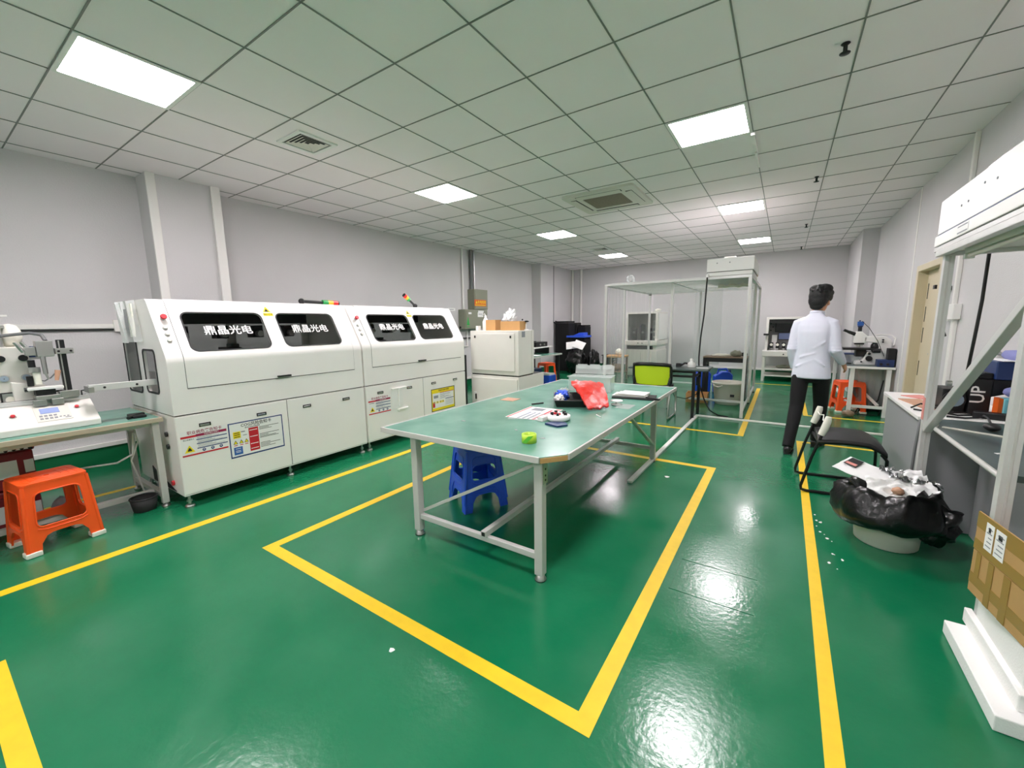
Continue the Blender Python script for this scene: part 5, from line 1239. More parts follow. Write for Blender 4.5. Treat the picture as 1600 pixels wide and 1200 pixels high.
# ================================================================== MICROSCOPE TABLE
mz = .72
t = thing('microscope_table', 'white-framed table with grey top carrying the microscope against the right wall', 'table', (1.04, 8.7, 0))
b = MB(); b.m('darkmat').box(.79, 1.305, 7.57, 10.04, mz - .022, mz); b.build('table_top', t)
b = MB(); b.m('white'); b.box(.775, 1.31, 7.556, 7.57, mz - .028, mz + .003); b.box(.775, .79, 7.57, 10.05, mz - .028, mz + .003); b.build('edge_strip', t, bevel=.003)
for x in (.855, 1.25):
    for y in (7.60, 9.95):
        b = MB(); b.m('white').box(x - .025, x + .025, y - .025, y + .025, 0, mz - .03); b.build('leg', t, bevel=.004)
b = MB(); b.m('white'); b.box(.88, 1.225, 7.585, 7.615, .12, .16); b.box(.84, .87, 7.625, 9.925, .12, .16); b.bar((1.18, 7.66, .16), (.94, 8.1, .42), .03, .03); b.build('stretcher', t, bevel=.003)
b = MB(); b.m('white').box(.80, .86, 8.35, 8.40, .42, .69); b.build('bracket', t)
# microscope -------------------------------------------------------------------
my = 7.95
t = thing('microscope', 'white and black laboratory microscope with a blue camera on the table by the right wall', 'microscope', (1.05, my, mz))
z0 = mz + .0005
b = MB(); b.m('white').prism([(.90, z0), (1.22, z0), (1.22, z0 + .05), (1.19, z0 + .19), (1.03, z0 + .20), (.98, z0 + .07), (.91, z0 + .05)], 'y', my - .10, my + .10); b.build('base', t, bevel=.012, seg=3)
b = MB(); b.m('white').prism([(1.14, z0 + .18), (1.29, z0 + .05), (1.29, z0 + .36), (1.22, z0 + .42), (.98, z0 + .42), (.98, z0 + .34), (1.14, z0 + .32)], 'y', my - .07, my + .07); b.build('arm', t, bevel=.012, seg=3)
b = MB(); b.m('white').prism([(.87, z0 + .32), (1.00, z0 + .32), (1.02, z0 + .42), (.95, z0 + .49), (.89, z0 + .49), (.865, z0 + .40)], 'y', my - .07, my + .07); b.build('head', t, bevel=.01, seg=3)
for s_ in (-1, 1):
    b = MB(); b.m('black').cyl((.90, my + .032 * s_, z0 + .44), (.80, my + .032 * s_, z0 + .485), .026, .022); b.cyl((.80, my + .032 * s_, z0 + .485), (.745, my + .032 * s_, z0 + .512), .019); b.build('eyepiece', t)
b = MB(); b.m('black').cyl((.93, my, z0 + .49), (.93, my, z0 + .57), .024); b.m('navy').cyl((.93, my, z0 + .555), (.93, my, z0 + .575), .032); b.build('camera_tube', t)
b = MB(); b.m('printblue').box(.895, .965, my - .035, my + .035, z0 + .576, z0 + .635); b.m('navy').cyl((.92, my, z0 + .636), (.92, my, z0 + .655), .01); lab(b.build('camera', t, bevel=.005), 'blue camera')
b = MB(); b.m('black').box(.88, .99, my - .05, my + .05, z0 + .298, z0 + .319); b.m('steel').cyl((.935, my, z0 + .26), (.935, my, z0 + .298), .018); b.cyl((.965, my - .02, z0 + .27), (.965, my - .02, z0 + .298), .014); b.cyl((.91, my + .02, z0 + .275), (.91, my + .02, z0 + .298), .014); b.build('nosepiece', t, bevel=.004)
b = MB(); b.m('black').box(.745, 1.10, my - .14, my + .14, z0 + .22, z0 + .25); b.box(.90, 1.02, my - .08, my + .08, z0 + .12, z0 + .219); b.m('rubber').cyl((1.08, my - .11, z0 + .215), (1.17, my - .11, z0 + .215), .032); b.build('stage', t, bevel=.004)
b = MB(); b.m('black').cyl((1.05, my - .10, z0 + .10), (1.05, my - .145, z0 + .10), .038); b.cyl((1.05, my - .10, z0 + .17), (1.05, my - .125, z0 + .17), .018); b.cyl((.97, my - .10, z0 + .05), (.97, my - .12, z0 + .05), .012); b.build('focus_knob', t)
b = MB(); b.m('black').blob((1.12, my - .02, z0 + .26), .055, .06, .08, .1, 2, 1, 3); b.build('lamp_cover', t)
for z in (.37, .34):
    b = MB(); b.m('black').cyl((1.19, my - .07, z0 + z), (1.19, my - .085, z0 + z), .012); b.build('knob', t)
t = thing('lamp_housing', 'black ribbed lamp box behind the microscope beside the right wall', 'lamp housing', (1.25, 7.7, mz))
b = MB(); b.m('navy').box(1.12, 1.30, 7.62, 7.80, z0, z0 + .10); b.build('power_unit', t, bevel=.008)
b = MB(); b.m('black').box(1.225, 1.305, 7.63, 7.79, z0 + .101, z0 + .26); b.build('lamp_box', t, bevel=.006)
for x in (1.16, 1.23):
    b = MB(); b.m('black').cyl((x, 7.62, z0 + .04), (x, 7.61, z0 + .04), .018); b.build('knob', t)
b = MB(); b.m('cable').tube([(.94, 7.9, z0 + .64), (1.02, 7.84, z0 + .54), (1.12, 7.80, z0 + .36), (1.20, 7.74, z0 + .14)], .004); b.m('trunking').tube([(1.05, 7.85, z0 + .43), (1.15, 7.78, z0 + .45), (1.26, 7.75, z0 + .44), (1.295, 7.72, z0 + .40), (1.28, 7.70, z0 + .30)], .007); single(b, 'microscope_cable', 'thin cables looping from the microscope camera to the lamp box', 'cable')
t = thing('sample_box', 'clear box with blue lid and a white bottle left of the microscope base', 'box', (.9, 8.35, mz))
b = MB(); b.m('clearplastic').box(.80, 1.0, 8.28, 8.5, z0, z0 + .12); b.build('box_body', t)
b = MB(); b.m('navy').box(.795, 1.005, 8.275, 8.505, z0 + .121, z0 + .14); b.m('navy').box(.82, .90, 8.3, 8.45, z0 + .01, z0 + .1); b.build('lid', t)
b = MB(); b.m('black').cb((.835, 8.05, z0 + .008), .05, .15, .014, .2); single(b, 'phone', 'small black device on the near left edge of the microscope table', 'device')
stool('plastic_stool', 'orange plastic stool in front of the microscope table, right of the man', 'orange', (.87, 7.92, 0), radians(12), .178, .15, .45, 'milk')
b = MB(); b.m('darkwood').blob((.84, 7.44, .05), .07, .06, .05, .3, 3, 41, 3, .002); single(b, 'brown_wad', 'small brown wad on the floor by the microscope table leg', 'wad')
b = MB(); b.m('bluelid').blob((.29, 8.75, .12), .09, .09, .12, .15, 3, 43, 3, .002); single(b, 'blue_bag', 'small light blue bag on the floor beyond the man, seen between his legs', 'bag')
b = MB(); b.m('clearplastic')
for k in range(4):
    vs = []; y = 7.9 + .22 * k
    for j in range(6):
        for i in range(13): u = .96 + .33 * i / 12; vs.append(Vector((u, y + .03 * sin(i * 1.9 + k), .12 + .56 * j / 5)))
    b.add(vs, [(j * 13 + i, j * 13 + i + 1, (j + 1) * 13 + i + 1, (j + 1) * 13 + i) for j in range(5) for i in range(12)], True)
single(b, 'plastic_drape', 'grey crumpled plastic sheeting stuffed under the microscope table', 'plastic film')
t = thing('air_pump', 'dark machine with coiled clear hose under the microscope table', 'machine', (1.12, 8.3, 0))
b = MB(); b.m('black').box(1.0, 1.29, 8.1, 8.7, .001, .20); b.m('dark').cyl((1.1, 8.05, .24), (1.1, 8.5, .24), .09); b.build('housing', t, bevel=.01)
for k in range(4):
    b = MB(); b.m('cablegrey').tube([(1.06 + (.11 + .008 * k) * cos(a), 7.93 + .012 * k, .33 + (.12 + .008 * k) * sin(a)) for a in [i * pi / 12 for i in range(24)]], .008, closed=True); b.build('hose_coil', t)
b = MB(); b.m('cable')
b.tube([(.95, 7.75, .02), (1.0, 7.70, .15), (1.1, 7.72, .10), (1.2, 7.8, .22), (1.25, 7.9, .5)], .009); b.tube([(.92, 7.72, .012), (1.05, 7.66, .012), (1.2, 7.7, .012), (1.27, 7.85, .12)], .008)
single(b, 'loose_cable', 'black cables lying under the front of the microscope table', 'cable')

# ================================================================== RIGHT GREY DESK
t = thing('desk', 'grey panelled desk with white top along the right wall near the door', 'table', (1.04, 4.25, 0))
b = MB(); b.m('white').box(.775, 1.312, 3.685, 4.83, .728, .752); b.build('table_top', t, bevel=.003)
b = MB(); b.m('greyboard').box(.80, .82, 3.69, 4.80, .004, .727); b.build('side_panel', t)
b = MB(); b.m('greyboard').box(.821, 1.31, 4.78, 4.80, .004, .727); b.build('end_panel', t)
b = MB(); b.m('greyboard').box(.821, 1.31, 3.69, 3.71, .004, .727); b.build('end_panel', t)
dzt = .7525
for (pl, m_, l) in (([(.85, 4.62), (.98, 4.70), (1.15, 4.48), (1.05, 4.36)], 'pink', 'far pink copper-coloured sheet on the white desk top'), ([(.80, 4.42), (.93, 4.46), (1.02, 4.02), (.87, 3.98)], 'copper', 'near copper-coloured sheet on the white desk top')):
    b = MB(); b.m(m_).prism(pl, 'z', dzt, dzt + .006); single(b, 'copper_sheet', l, 'sheet')
b = MB(); b.m('cable')
b.tube([(.80, 4.0, dzt + .006), (.86, 4.06, dzt + .03), (.93, 4.0, dzt + .012), (1.0, 3.95, dzt + .008)], .006); b.tube([(.80, 3.93, dzt + .006), (.88, 3.86, dzt + .008), (.96, 3.82, dzt + .02), (1.05, 3.92, dzt + .008)], .006); b.tube([(.92, 4.12, dzt + .006), (.90, 4.06, dzt + .03), (.95, 4.02, dzt + .03), (1.0, 4.06, dzt + .008)], .006)
single(b, 'loose_cable', 'black cables curled on the white desk top beside the frame post', 'cable')
b = MB(); b.m('cable'); b.tube([(.92, 3.74, dzt + .007), (1.0, 3.72, dzt + .007), (1.07, 3.76, dzt + .010), (1.10, 3.80, dzt + .014)], .006); b.tube([(.90, 3.80, dzt + .02), (.98, 3.78, dzt + .012), (1.08, 3.84, dzt + .012)], .006); single(b, 'thin_cable', 'thin black cables running along the front of the white desk to the power strip', 'cable')
t = thing('imaging_device', 'black desktop instrument with white lettering and a blue box on top on the white desk', 'device', (1.12, 4.05, dzt))
b = MB(); b.m('black').box(1.06, 1.16, 3.93, 4.13, dzt, dzt + .24); b.prism([(1.16, dzt + .12), (1.30, dzt + .17), (1.30, dzt + .24), (1.16, dzt + .24)], 'y', 3.95, 4.12); b.build('housing', t, bevel=.006)
b = MB(); b.m('inkwhite').text('UP', .095, Matrix.Translation((1.100, 3.9285, dzt + .135)) @ Matrix((Vector((0, 0, 1)), Vector((-1, 0, 0)), Vector((0, -1, 0)))).transposed().to_4x4()); lab(b.build('lettering', t), 'white lettering')
b = MB(); b.m('black').box(.94, 1.055, 3.96, 4.16, dzt, dzt + .16); b.cyl((.995, 3.955, dzt + .09), (.995, 3.94, dzt + .09), .058); b.m('lens').cyl((.995, 3.94, dzt + .09), (.995, 3.93, dzt + .09), .045); b.build('lens_unit', t, bevel=.006)
b = MB(); b.m('navy').box(1.16, 1.29, 3.92, 4.12, dzt + .2405, dzt + .36); b.m('black').box(1.09, 1.159, 3.94, 4.08, dzt + .2405, dzt + .28); b.build('blue_box', t, bevel=.006)
b = MB(); b.m('cable').tube([(1.0, 3.735, 1.79), (1.0, 3.735, 1.5), (.995, 3.75, 1.25), (1.0, 3.80, 1.06), (1.06, 3.9, dzt + .262), (1.12, 3.935, dzt + .275)], .009); single(b, 'hanging_cable', 'thick black cord hanging from the hood down to the black instrument', 'cable')
t = thing('power_strip', 'black power strip with plugs at the front edge of the white desk', 'power strip', (1.14, 3.78, dzt))
b = MB(); b.m('black').bar((1.06, 3.83, dzt + .022), (1.24, 3.77, dzt + .022), .06, .04); b.build('strip_body', t, bevel=.006)
b = MB(); b.m('black').box(1.20, 1.235, 3.76, 3.80, dzt + .043, dzt + .085); b.m('cable').tube([(1.22, 3.78, dzt + .08), (1.25, 3.82, dzt + .11), (1.30, 3.9, dzt + .10)], .006); b.build('plug', t)
t = thing('tissue_box', 'light blue box with green band and purple cloth on the white desk behind the post', 'box', (1.24, 3.85, dzt))
b = MB(); b.m('cyan').box(1.185, 1.30, 3.815, 3.91, dzt, dzt + .13); b.m('limegreen').box(1.23, 1.255, 3.814, 3.911, dzt + .001, dzt + .131); b.build('box_body', t, bevel=.004)
b = MB(); b.m('printorange').box(1.165, 1.1845, 3.83, 3.91, dzt, dzt + .13); lab(b.build('side_flap', t), 'orange side')
b = MB(); b.m('purple').blob((1.245, 3.87, dzt + .17), .055, .06, .035, .15, 3, 3, 3); b.build('cloth', t)
t = thing('wall_rod', 'grey rod on the right wall with a purple sleeve above the black instrument', 'rod', (1.29, 4.2, 1.12))
b = MB(); b.m('cablegrey').cyl((1.27, 4.45, 1.14), (1.27, 3.60, 1.14), .012); b.m('steel').cyl((1.27, 4.45, 1.14), (1.319, 4.45, 1.14), .014); b.cyl((1.27, 3.62, 1.14), (1.319, 3.62, 1.14), .014); b.build('rod', t)
b = MB(); b.m('purple').blob((1.27, 4.05, 1.14), .035, .17, .04, .12, 3, 5, 3); b.build('sleeve', t)
b = MB(); b.m('paper'); b.add([(1.16, 4.13, 1.114), (1.30, 4.13, 1.114), (1.30, 3.9, 1.114), (1.18, 3.9, 1.114), (1.16, 4.13, 1.118), (1.30, 4.13, 1.118), (1.30, 3.9, 1.118), (1.18, 3.9, 1.118)], [(3, 2, 1, 0), (4, 5, 6, 7), (0, 1, 5, 4), (1, 2, 6, 5), (2, 3, 7, 6), (3, 0, 4, 7)]); single(b, 'paper_sheet', 'white paper lying on top of the blue box by the right wall', 'paper')

# ================================================================== HOODED GREEN BENCH
t = thing('workbench', 'dark green topped bench under the white filter hood at the right edge', 'table', (1.05, 2.85, 0))
b = MB(); b.m('darkmat').plate([(1.31, 2.478), (1.31, 3.678), (.95, 3.678), (.89, 3.66), (.85, 3.60), (.835, 3.50), (.82, 3.44), (.80, 3.38), (.80, 2.478)], [], lambda u, v, w_: (u, v, .722 + w_), .028); b.build('table_top', t)
b = MB(); b.m('greypaint').tube([(.795, 2.478, .736), (.795, 3.37, .736), (.815, 3.44, .736), (.832, 3.51, .736), (.846, 3.60, .736), (.885, 3.664, .736), (.94, 3.682, .736)], .013, n=6); lab(b.build('edge_strip', t), 'pale edge strip')
b = MB(); b.m('greyboard').box(1.08, 1.10, 2.48, 3.67, .004, .721); b.build('back_panel', t)
b = MB(); b.m('greyboard').box(1.101, 1.31, 2.48, 2.50, .004, .721); b.build('end_panel', t)
t = thing('hood_frame', 'grey metal post frame with diagonal brace holding the white filter hood', 'frame', (.9, 3.0, 0))
for x, y in ((.79, 3.555), (.80, 2.45)):
    b = MB(); b.m('alu').box(x - .022, x + .022, y - .022, y + .022, .004, 1.765); b.m('greypaint').box(x - .005, x + .005, y - .0235, y - .0215, .02, 1.76); b.build('post', t, bevel=.003)
b = MB(); b.m('alu').box(1.255, 1.30, 3.585, 3.63, .755, 1.765); b.build('post', t, bevel=.003)
b = MB(); b.m('alu').bar((.79, 3.53, .70), (.797, 2.475, 1.465), .04, .042); b.build('brace', t, bevel=.003)
b = MB(); b.m('alu'); b.box(.742, .782, 1.62, 3.62, 1.766, 1.80); b.box(1.27, 1.305, 1.62, 3.62, 1.766, 1.80); b.box(.783, 1.269, 3.585, 3.62, 1.766, 1.80); b.box(.783, 1.269, 1.62, 1.655, 1.766, 1.80); b.build('top_rail', t, bevel=.003)
b = MB(); b.m('steel').cyl((.74, 3.0, 1.06), (.72, 3.0, 1.06), .015); b.build('bolt', t)
b = MB(); b.m('pink').box(.7655, .7675, 3.533, 3.577, .76, .90); b.build('tape_patch', t)
b = MB(); b.m('cablegrey').tube([(.84, 3.66, .77), (.775, 3.62, .74), (.762, 3.60, .55), (.757, 3.60, .2), (.755, 3.62, .02)], .008); single(b, 'grey_cable', 'grey cable dropping over the desk edge along the frame post', 'cable')
t = thing('filter_hood', 'large white filter hood box on a metal frame above the right bench', 'filter unit', (1.03, 2.65, 1.802))
b = MB(); b.m('white').box(.755, 1.312, 1.6, 3.69, 1.905, 2.105); b.build('housing', t, bevel=.004)
b = MB(); b.m('white').box(.748, 1.312, 1.6, 3.70, 1.835, 1.896); b.m('printnavy').box(.756, 1.311, 1.602, 3.688, 1.896, 1.905); b.build('lower_band', t, bevel=.003)
b = MB(); b.m('alu').box(.75, 1.312, 1.6, 3.70, 1.803, 1.828); b.m('seam').box(.76, 1.31, 1.61, 3.69, 1.828, 1.835); b.build('bottom_frame', t, bevel=.003)
b = MB(); b.m('offwhite').box(.79, 1.26, 1.66, 3.58, 1.790, 1.8025); b.build('filter_face', t)
b = MB(); b.m('paper').box(.7465, .7478, 3.12, 3.29, 1.845, 1.888); b.m('papergrey').box(.7462, .7466, 3.13, 3.28, 1.846, 1.852); b.box(.7462, .7466, 3.13, 3.28, 1.878, 1.884); b.build('rating_label', t)
for y, z in ((3.3, 2.0), (3.2, 2.0), (3.0, 2.04), (2.85, 2.02)):
    b = MB(); b.m('papergrey').cyl((.755, y, z), (.752, y, z), .006); b.build('screw', t)
b = MB(); b.m('steel')
for k in range(6): b.box(.86, .98, 3.05 + .06 * k, 3.056 + .06 * k, 2.106, 2.20)
b.box(.86, .98, 3.0, 3.4, 2.2, 2.206); b.build('top_grille', t)
t = thing('tube_lamp', 'thin white tube lamp fixed under the front of the filter hood', 'lamp', (.83, 3.0, 1.76))
b = MB(); b.m('white').box(.82, .85, 2.62, 3.42, 1.755, 1.785); b.m('offwhite').cyl((.835, 2.64, 1.742), (.835, 3.38, 1.742), .012); b.build('tube', t)
for y in (2.62, 3.39):
    b = MB(); b.m('white').box(.815, .855, y, y + .03, 1.725, 1.754); b.build('end_cap', t)
b = MB(); b.m('milk').bar((.825, 3.39, .7535), (1.06, 3.235, .7535), .022, .006); single(b, 'ruler', 'cream ruler lying on the dark green bench under the hood', 'ruler')
t = thing('mouse', 'black computer mouse with its cable hanging on the dark bench below the power strip', 'mouse', (1.03, 3.43, .7505))
b = MB(); b.m('black').ell((1.03, 3.42, .772), .035, .055, .021); b.build('mouse_body', t)
b = MB(); b.m('cable').tube([(1.04, 3.475, .78), (1.05, 3.56, .80), (1.07, 3.68, .79), (1.09, 3.76, .778)], .006); b.build('cable', t)
b = MB(); b.m('paper').cb((.90, 2.85, .7515), .04, .015, .002, .4); single(b, 'paper_scrap', 'tiny white scrap on the dark green bench near its edge', 'scrap')
t = thing('low_cabinet', 'dark cabinet with an orange-brown wooden top beyond the second frame post', 'cabinet', (1.18, 2.2, 0))
b = MB(); b.m('kraft2').box(1.14, 1.30, 2.0, 2.46, .62, .70); b.m('dark').box(1.145, 1.295, 2.01, 2.45, .002, .619); b.build('cabinet_body', t)

# ================================================================== BIN WITH BLACK BAG
t = thing('waste_bin', 'round light grey bin overhung by a black bag full of white waste on the right', 'bin', (.62, 3.31, 0))
b = MB(); b.m('offwhite').lathe([(.145, 0), (.155, .008), (.175, .26), (.165, .26), (.14, .02)], (.62, 3.31, 0), 36); b.build('bin_body', t)
b = MB(); b.m('bag'); n = 64; prof = [(.205, .13), (.262, .15), (.285, .19), (.275, .24), (.262, .30), (.235, .345), (.20, .36), (.17, .345), (.15, .30), (.10, .285), (.02, .28)]
R = []
for k, (r, z) in enumerate(prof):
    ring = []
    for i in range(n):
        a = 2 * pi * i / n; nn = noise.noise(Vector((cos(a) * 2.2, sin(a) * 2.2, k * .35))) ; n2 = noise.noise(Vector((cos(a) * 6, sin(a) * 6, k * .8 + 4)))
        rr = r * (1 + (.12 * nn + .07 * n2) * (1 if k < 8 else .3)); zz = z + (.035 * nn + .02 * n2 - .02 * cos(a - 2.6)) * (1 if k < 8 else .3)
        ring.append(Vector((.62 + rr * cos(a), 3.31 + rr * sin(a), max(zz, .09))))
    R.append(ring)
b.loft(R, True, True); b.build('bin_liner', t)
b = MB(); b.m('bag').blob((.80, 3.20, .22), .10, .09, .12, .35, 2.5, 51, 4); b.build('bag_knot', t)
def sheetmesh(nm, c, sx, sy, rot, amp, seed, m_, label, cat, n_=14):
    X = Matrix.Translation(c) @ Matrix.Rotation(rot[2], 4, 'Z') @ Matrix.Rotation(rot[0], 4, 'X') @ Matrix.Rotation(rot[1], 4, 'Y'); b = MB(); b.m(m_); g = []
    for l_ in (0, .003):
        for i in range(n_):
            for j in range(n_): g.append(X @ Vector((sx * (i / (n_ - 1) - .5), sy * (j / (n_ - 1) - .5), l_ + amp * noise.noise(Vector((i * .35 + seed, j * .35, seed))))))
    f0 = [(i * n_ + j, (i + 1) * n_ + j, (i + 1) * n_ + j + 1, i * n_ + j + 1) for i in range(n_ - 1) for j in range(n_ - 1)]
    b.add(g, f0 + [tuple(q + n_ * n_ for q in f) for f in f0], True)
    return b, X
b, X = sheetmesh('s', (.50, 3.38, .415), .28, .22, (.15, .18, -.55), .006, 3, 'paper', '', '')
b.m('ink').box(-.12, -.05, -.02, .09, .012, .0125, X=X); b.m('pink').box(-.115, -.055, -.01, .02, .0128, .0132, X=X)
single(b, 'waste_paper', 'flat white sheet with a dark printed label on top of the black bin bag', 'paper')
b, X = sheetmesh('s', (.66, 3.33, .39), .30, .24, (.25, -.12, .3), .05, 8, 'paper', '', '', 20); single(b, 'waste_paper', 'crumpled white paper in the middle of the black bin bag', 'paper')
b, X = sheetmesh('s', (.60, 3.22, .375), .22, .16, (.45, .05, .1), .03, 13, 'foam', '', '', 16); single(b, 'foam_sheet', 'soft white foam sheet at the front of the black bin bag', 'foam sheet')
b = MB(); b.m('copper').blob((.625, 3.17, .385), .028, .022, .022, .3, 3, 3, 3); single(b, 'orange_peel', 'small orange-brown scrap on the white waste in the bin bag', 'scrap')
b, X = sheetmesh('s', (.72, 3.42, .405), .24, .20, (.1, .2, .5), .045, 21, 'foil', '', '', 22); single(b, 'bubble_foil', 'silvery bubble foil at the back right of the black bin bag', 'foil')

# ================================================================== FOLDING CHAIR WITHOUT BACK
t = thing('folding_chair', 'chair with black seat, bare steel tubes wrapped in white at the back posts', 'chair', (.5, 4.2, 0))
for y, dx in ((3.97, .0), (4.42, -.03)):
    b = MB(); b.m('dark').tube([(.325 + dx, y, .575), (.30 + dx, y, .48), (.25 + dx, y, .30), (.195 + dx, y, .05), (.20 + dx, y, .02), (.235 + dx, y, .0125), (.66, y + .06, .0125), (.715, y + .06, .02), (.722, y + .06, .06), (.705, y + .02, .34), (.67, y, .385)], .0115, n=10); b.build('leg', t)
    b = MB(); b.m('milk').tube([(.297 + dx, y, .49), (.315 + dx, y, .54), (.332 + dx, y, .615), (.335 + dx, y, .64)], .025, n=12, rs=[.024, .027, .025, .02]); lab(b.build('wrapped_post', t), 'white wrapped post end')
b = MB(); b.m('milk').tube([(.318, 3.97, .60), (.31, 4.1, .585), (.32, 4.2, .61), (.30, 4.3, .59), (.29, 4.42, .60)], .004); b.build('string', t)
b = MB(); b.m('black'); R = []
for k in range(9):
    f = k / 8; x = .28 + .42 * f; z = .425 + .018 * sin(pi * f) - (.05 * max(0, f - .8) / .2)
    R.append([Vector((x, 3.95 + v * .50, z + u)) for v, u in ((0.0, 0), (.02, -.012), (.98, -.012), (1.0, 0), (1.0, .012), (.97, .026), (.5, .034), (.03, .026), (0, .012))])
b.loft(R, True); b.build('seat', t, bevel=.004)
b = MB(); b.m('dark').cyl((.30, 3.98, .405), (.27, 4.41, .405), .010); b.cyl((.69, 3.99, .37), (.69, 4.40, .37), .010); b.build('cross_tube', t)

# ================================================================== FOAM AND CARTON AT RIGHT EDGE
t = thing('foam_corner', 'stepped white foam packing block on the floor at the right edge', 'foam block', (.9, 2.2, 0))
b = MB(); b.m('foam').prism([(.684, 1.90), (1.06, 1.90), (1.06, 2.42), (.774, 2.42), (.774, 2.44), (.684, 2.44)], 'z', .001, .06); b.build('lower_step', t, bevel=.004)
b = MB(); b.m('foam').prism([(.75, 1.96), (1.06, 1.96), (1.06, 2.42), (.775, 2.42), (.775, 2.48), (.75, 2.48)], 'z', .0605, .124); b.build('middle_step', t, bevel=.004)
b = MB(); b.m('foam').box(.77, 1.06, 2.0, 2.42, .1245, .258); b.build('upper_step', t, bevel=.004)
t = thing('cardboard_box', 'open cardboard carton with brown tape and white shipping labels on the foam block', 'box', (.722, 2.385, .2585), radians(7.5), local=True)
def cx_(u, v, z): return (u, -v, z)     # u into the wall, v towards the camera
L_, W_, H_ = .62, .32, .185; k = .006
b = MB(); b.m('kraft'); b.box(0, W_, -L_, 0, 0, k); b.box(0, k, -L_, 0, k, H_); b.box(W_ - k, W_, -L_, 0, k, H_); b.box(k, W_ - k, -k, 0, k, H_); b.box(k, W_ - k, -L_, -L_ + k, k, H_); b.build('box_body', t, bevel=.001)
b = MB(); b.m('kraft').box(-.002, .003, -L_, -.002, H_ + .003, H_ + .165); fl_ = b.build('flap', t, bevel=.001)
b = MB(); b.m('packtape'); b.box(-.0035, -.0022, -L_, -.003, H_ + .10, H_ + .164); b.box(-.0035, -.0022, -L_, -.003, H_ + .005, H_ + .05); lab(b.build('tape', fl_), 'brown tape')
b = MB(); b.m('packtape'); b.box(-.0016, -.0004, -L_, -.001, .04, .085); b.box(-.0022, -.0010, -.145, -.11, .001, H_ - .002); b.box(-.0022, -.0010, -.245, -.205, .001, H_ - .002); b.box(-.0022, -.001, -.06, -.03, .08, H_ - .002); lab(b.build('tape', t), 'brown tape')
for y0, y1 in ((-.118, -.068), (-.19, -.13)):
    b = MB(); b.m('paper').box(-.0046, -.0036, y0, y1, H_ + .035, H_ + .145)
    b.m('papergrey')
    for q in range(5): b.box(-.0050, -.0047, y0 + .008, y1 - .008 - .006 * (q % 3), H_ + .05 + .018 * q, H_ + .055 + .018 * q)
    b.m('ink').box(-.0050, -.0047, y0 + .018, y1 - .018, H_ + .11, H_ + .13); lab(b.build('shipping_label', fl_), 'white shipping label')
# ================================================================== PERSON
def ring(c, a, b_, T, side=(1, 0, 0), n=16, sq=1.0):
    T = Vector(T).normalized(); S = Vector(side); U = (S - T * S.dot(T)).normalized(); V = T.cross(U); o = []
    for i in range(n):
        t = 2 * pi * i / n; cx, cy = cos(t), sin(t)
        if sq != 1.0:
            cx = math.copysign(abs(cx) ** sq, cx); cy = math.copysign(abs(cy) ** sq, cy)
        o.append(Vector(c) + U * (a * cx) + V * (b_ * cy))
    return o
def limb(b, pts, n=16, side=(1, 0, 0), sq=1.0):
    """pts: (x,y,z,a,b) centre and the two half widths"""
    R = []
    for k, p in enumerate(pts):
        q0 = Vector(pts[max(0, k - 1)][:3]); q1 = Vector(pts[min(len(pts) - 1, k + 1)][:3])
        R.append(ring(p[:3], p[3], p[4], q1 - q0, side, n, sq))
    b.loft(R, True, True)
def soften(o, vox, it=4, fac=.5):
    m = o.modifiers.new('remesh', 'REMESH'); m.mode = 'VOXEL'; m.voxel_size = vox; m.use_smooth_shade = True
    s = o.modifiers.new('smooth', 'SMOOTH'); s.iterations = it; s.factor = fac
    return o
P0 = (.262, 5.33, 0)
pr = thing('person', 'person in a white long-sleeved shirt and black trousers walking away beside the booth', 'person', P0, radians(-14), local=True)
hipL, kneL, ankL = (-.085, -.01, .88), (-.085, -.08, .48), (-.085, -.285, .085)
hipR, kneR, ankR = (.085, .01, .88), (.085, .13, .485), (.06, .20, .085)
shR, elR, wrR = (.150, .0, 1.365), (.195, -.02, 1.08), (.235, .165, .935)
shL, elL, wrL = (-.150, 0, 1.365), (-.178, -.045, 1.09), (-.165, .06, .86)
HY = radians(-8)    # head turned to the right
HC = Vector((.015, .045, 1.585)); HX = Matrix.Translation(HC) @ Matrix.Rotation(HY, 4, 'Z') @ Matrix.Rotation(radians(-8), 4, 'X')
# ---- body, one continuous surface (skin)
b = MB(); b.m('skin')
limb(b, [(0, 0, .84, .125, .095), (0, 0, .95, .128, .095), (0, 0, 1.08, .12, .09), (0, 0, 1.25, .135, .098), (0, -.005, 1.34, .125, .085), (0, 0, 1.42, .08, .065), (.003, .012, 1.46, .052, .055), (.008, .03, 1.52, .05, .054), (.012, .04, 1.56, .05, .055)])
for hp, kn, an in ((hipL, kneL, ankL), (hipR, kneR, ankR)):
    hp, kn, an = Vector(hp), Vector(kn), Vector(an)
    limb(b, [(*hp, .075, .08), (*hp.lerp(kn, .5), .06, .065), (*kn, .048, .05), (*kn.lerp(an, .35), .045, .05), (*an, .032, .035)])
for sh, el, wr in ((shR, elR, wrR), (shL, elL, wrL)):
    sh, el, wr = Vector(sh), Vector(el), Vector(wr)
    limb(b, [(*(sh + Vector((-.06 if sh.x > 0 else .06, 0, .01))), .042, .045), (*sh, .038, .045), (*sh.lerp(el, .5), .038, .042), (*el, .034, .036), (*el.lerp(wr, .35), .034, .033), (*wr, .024, .020)])
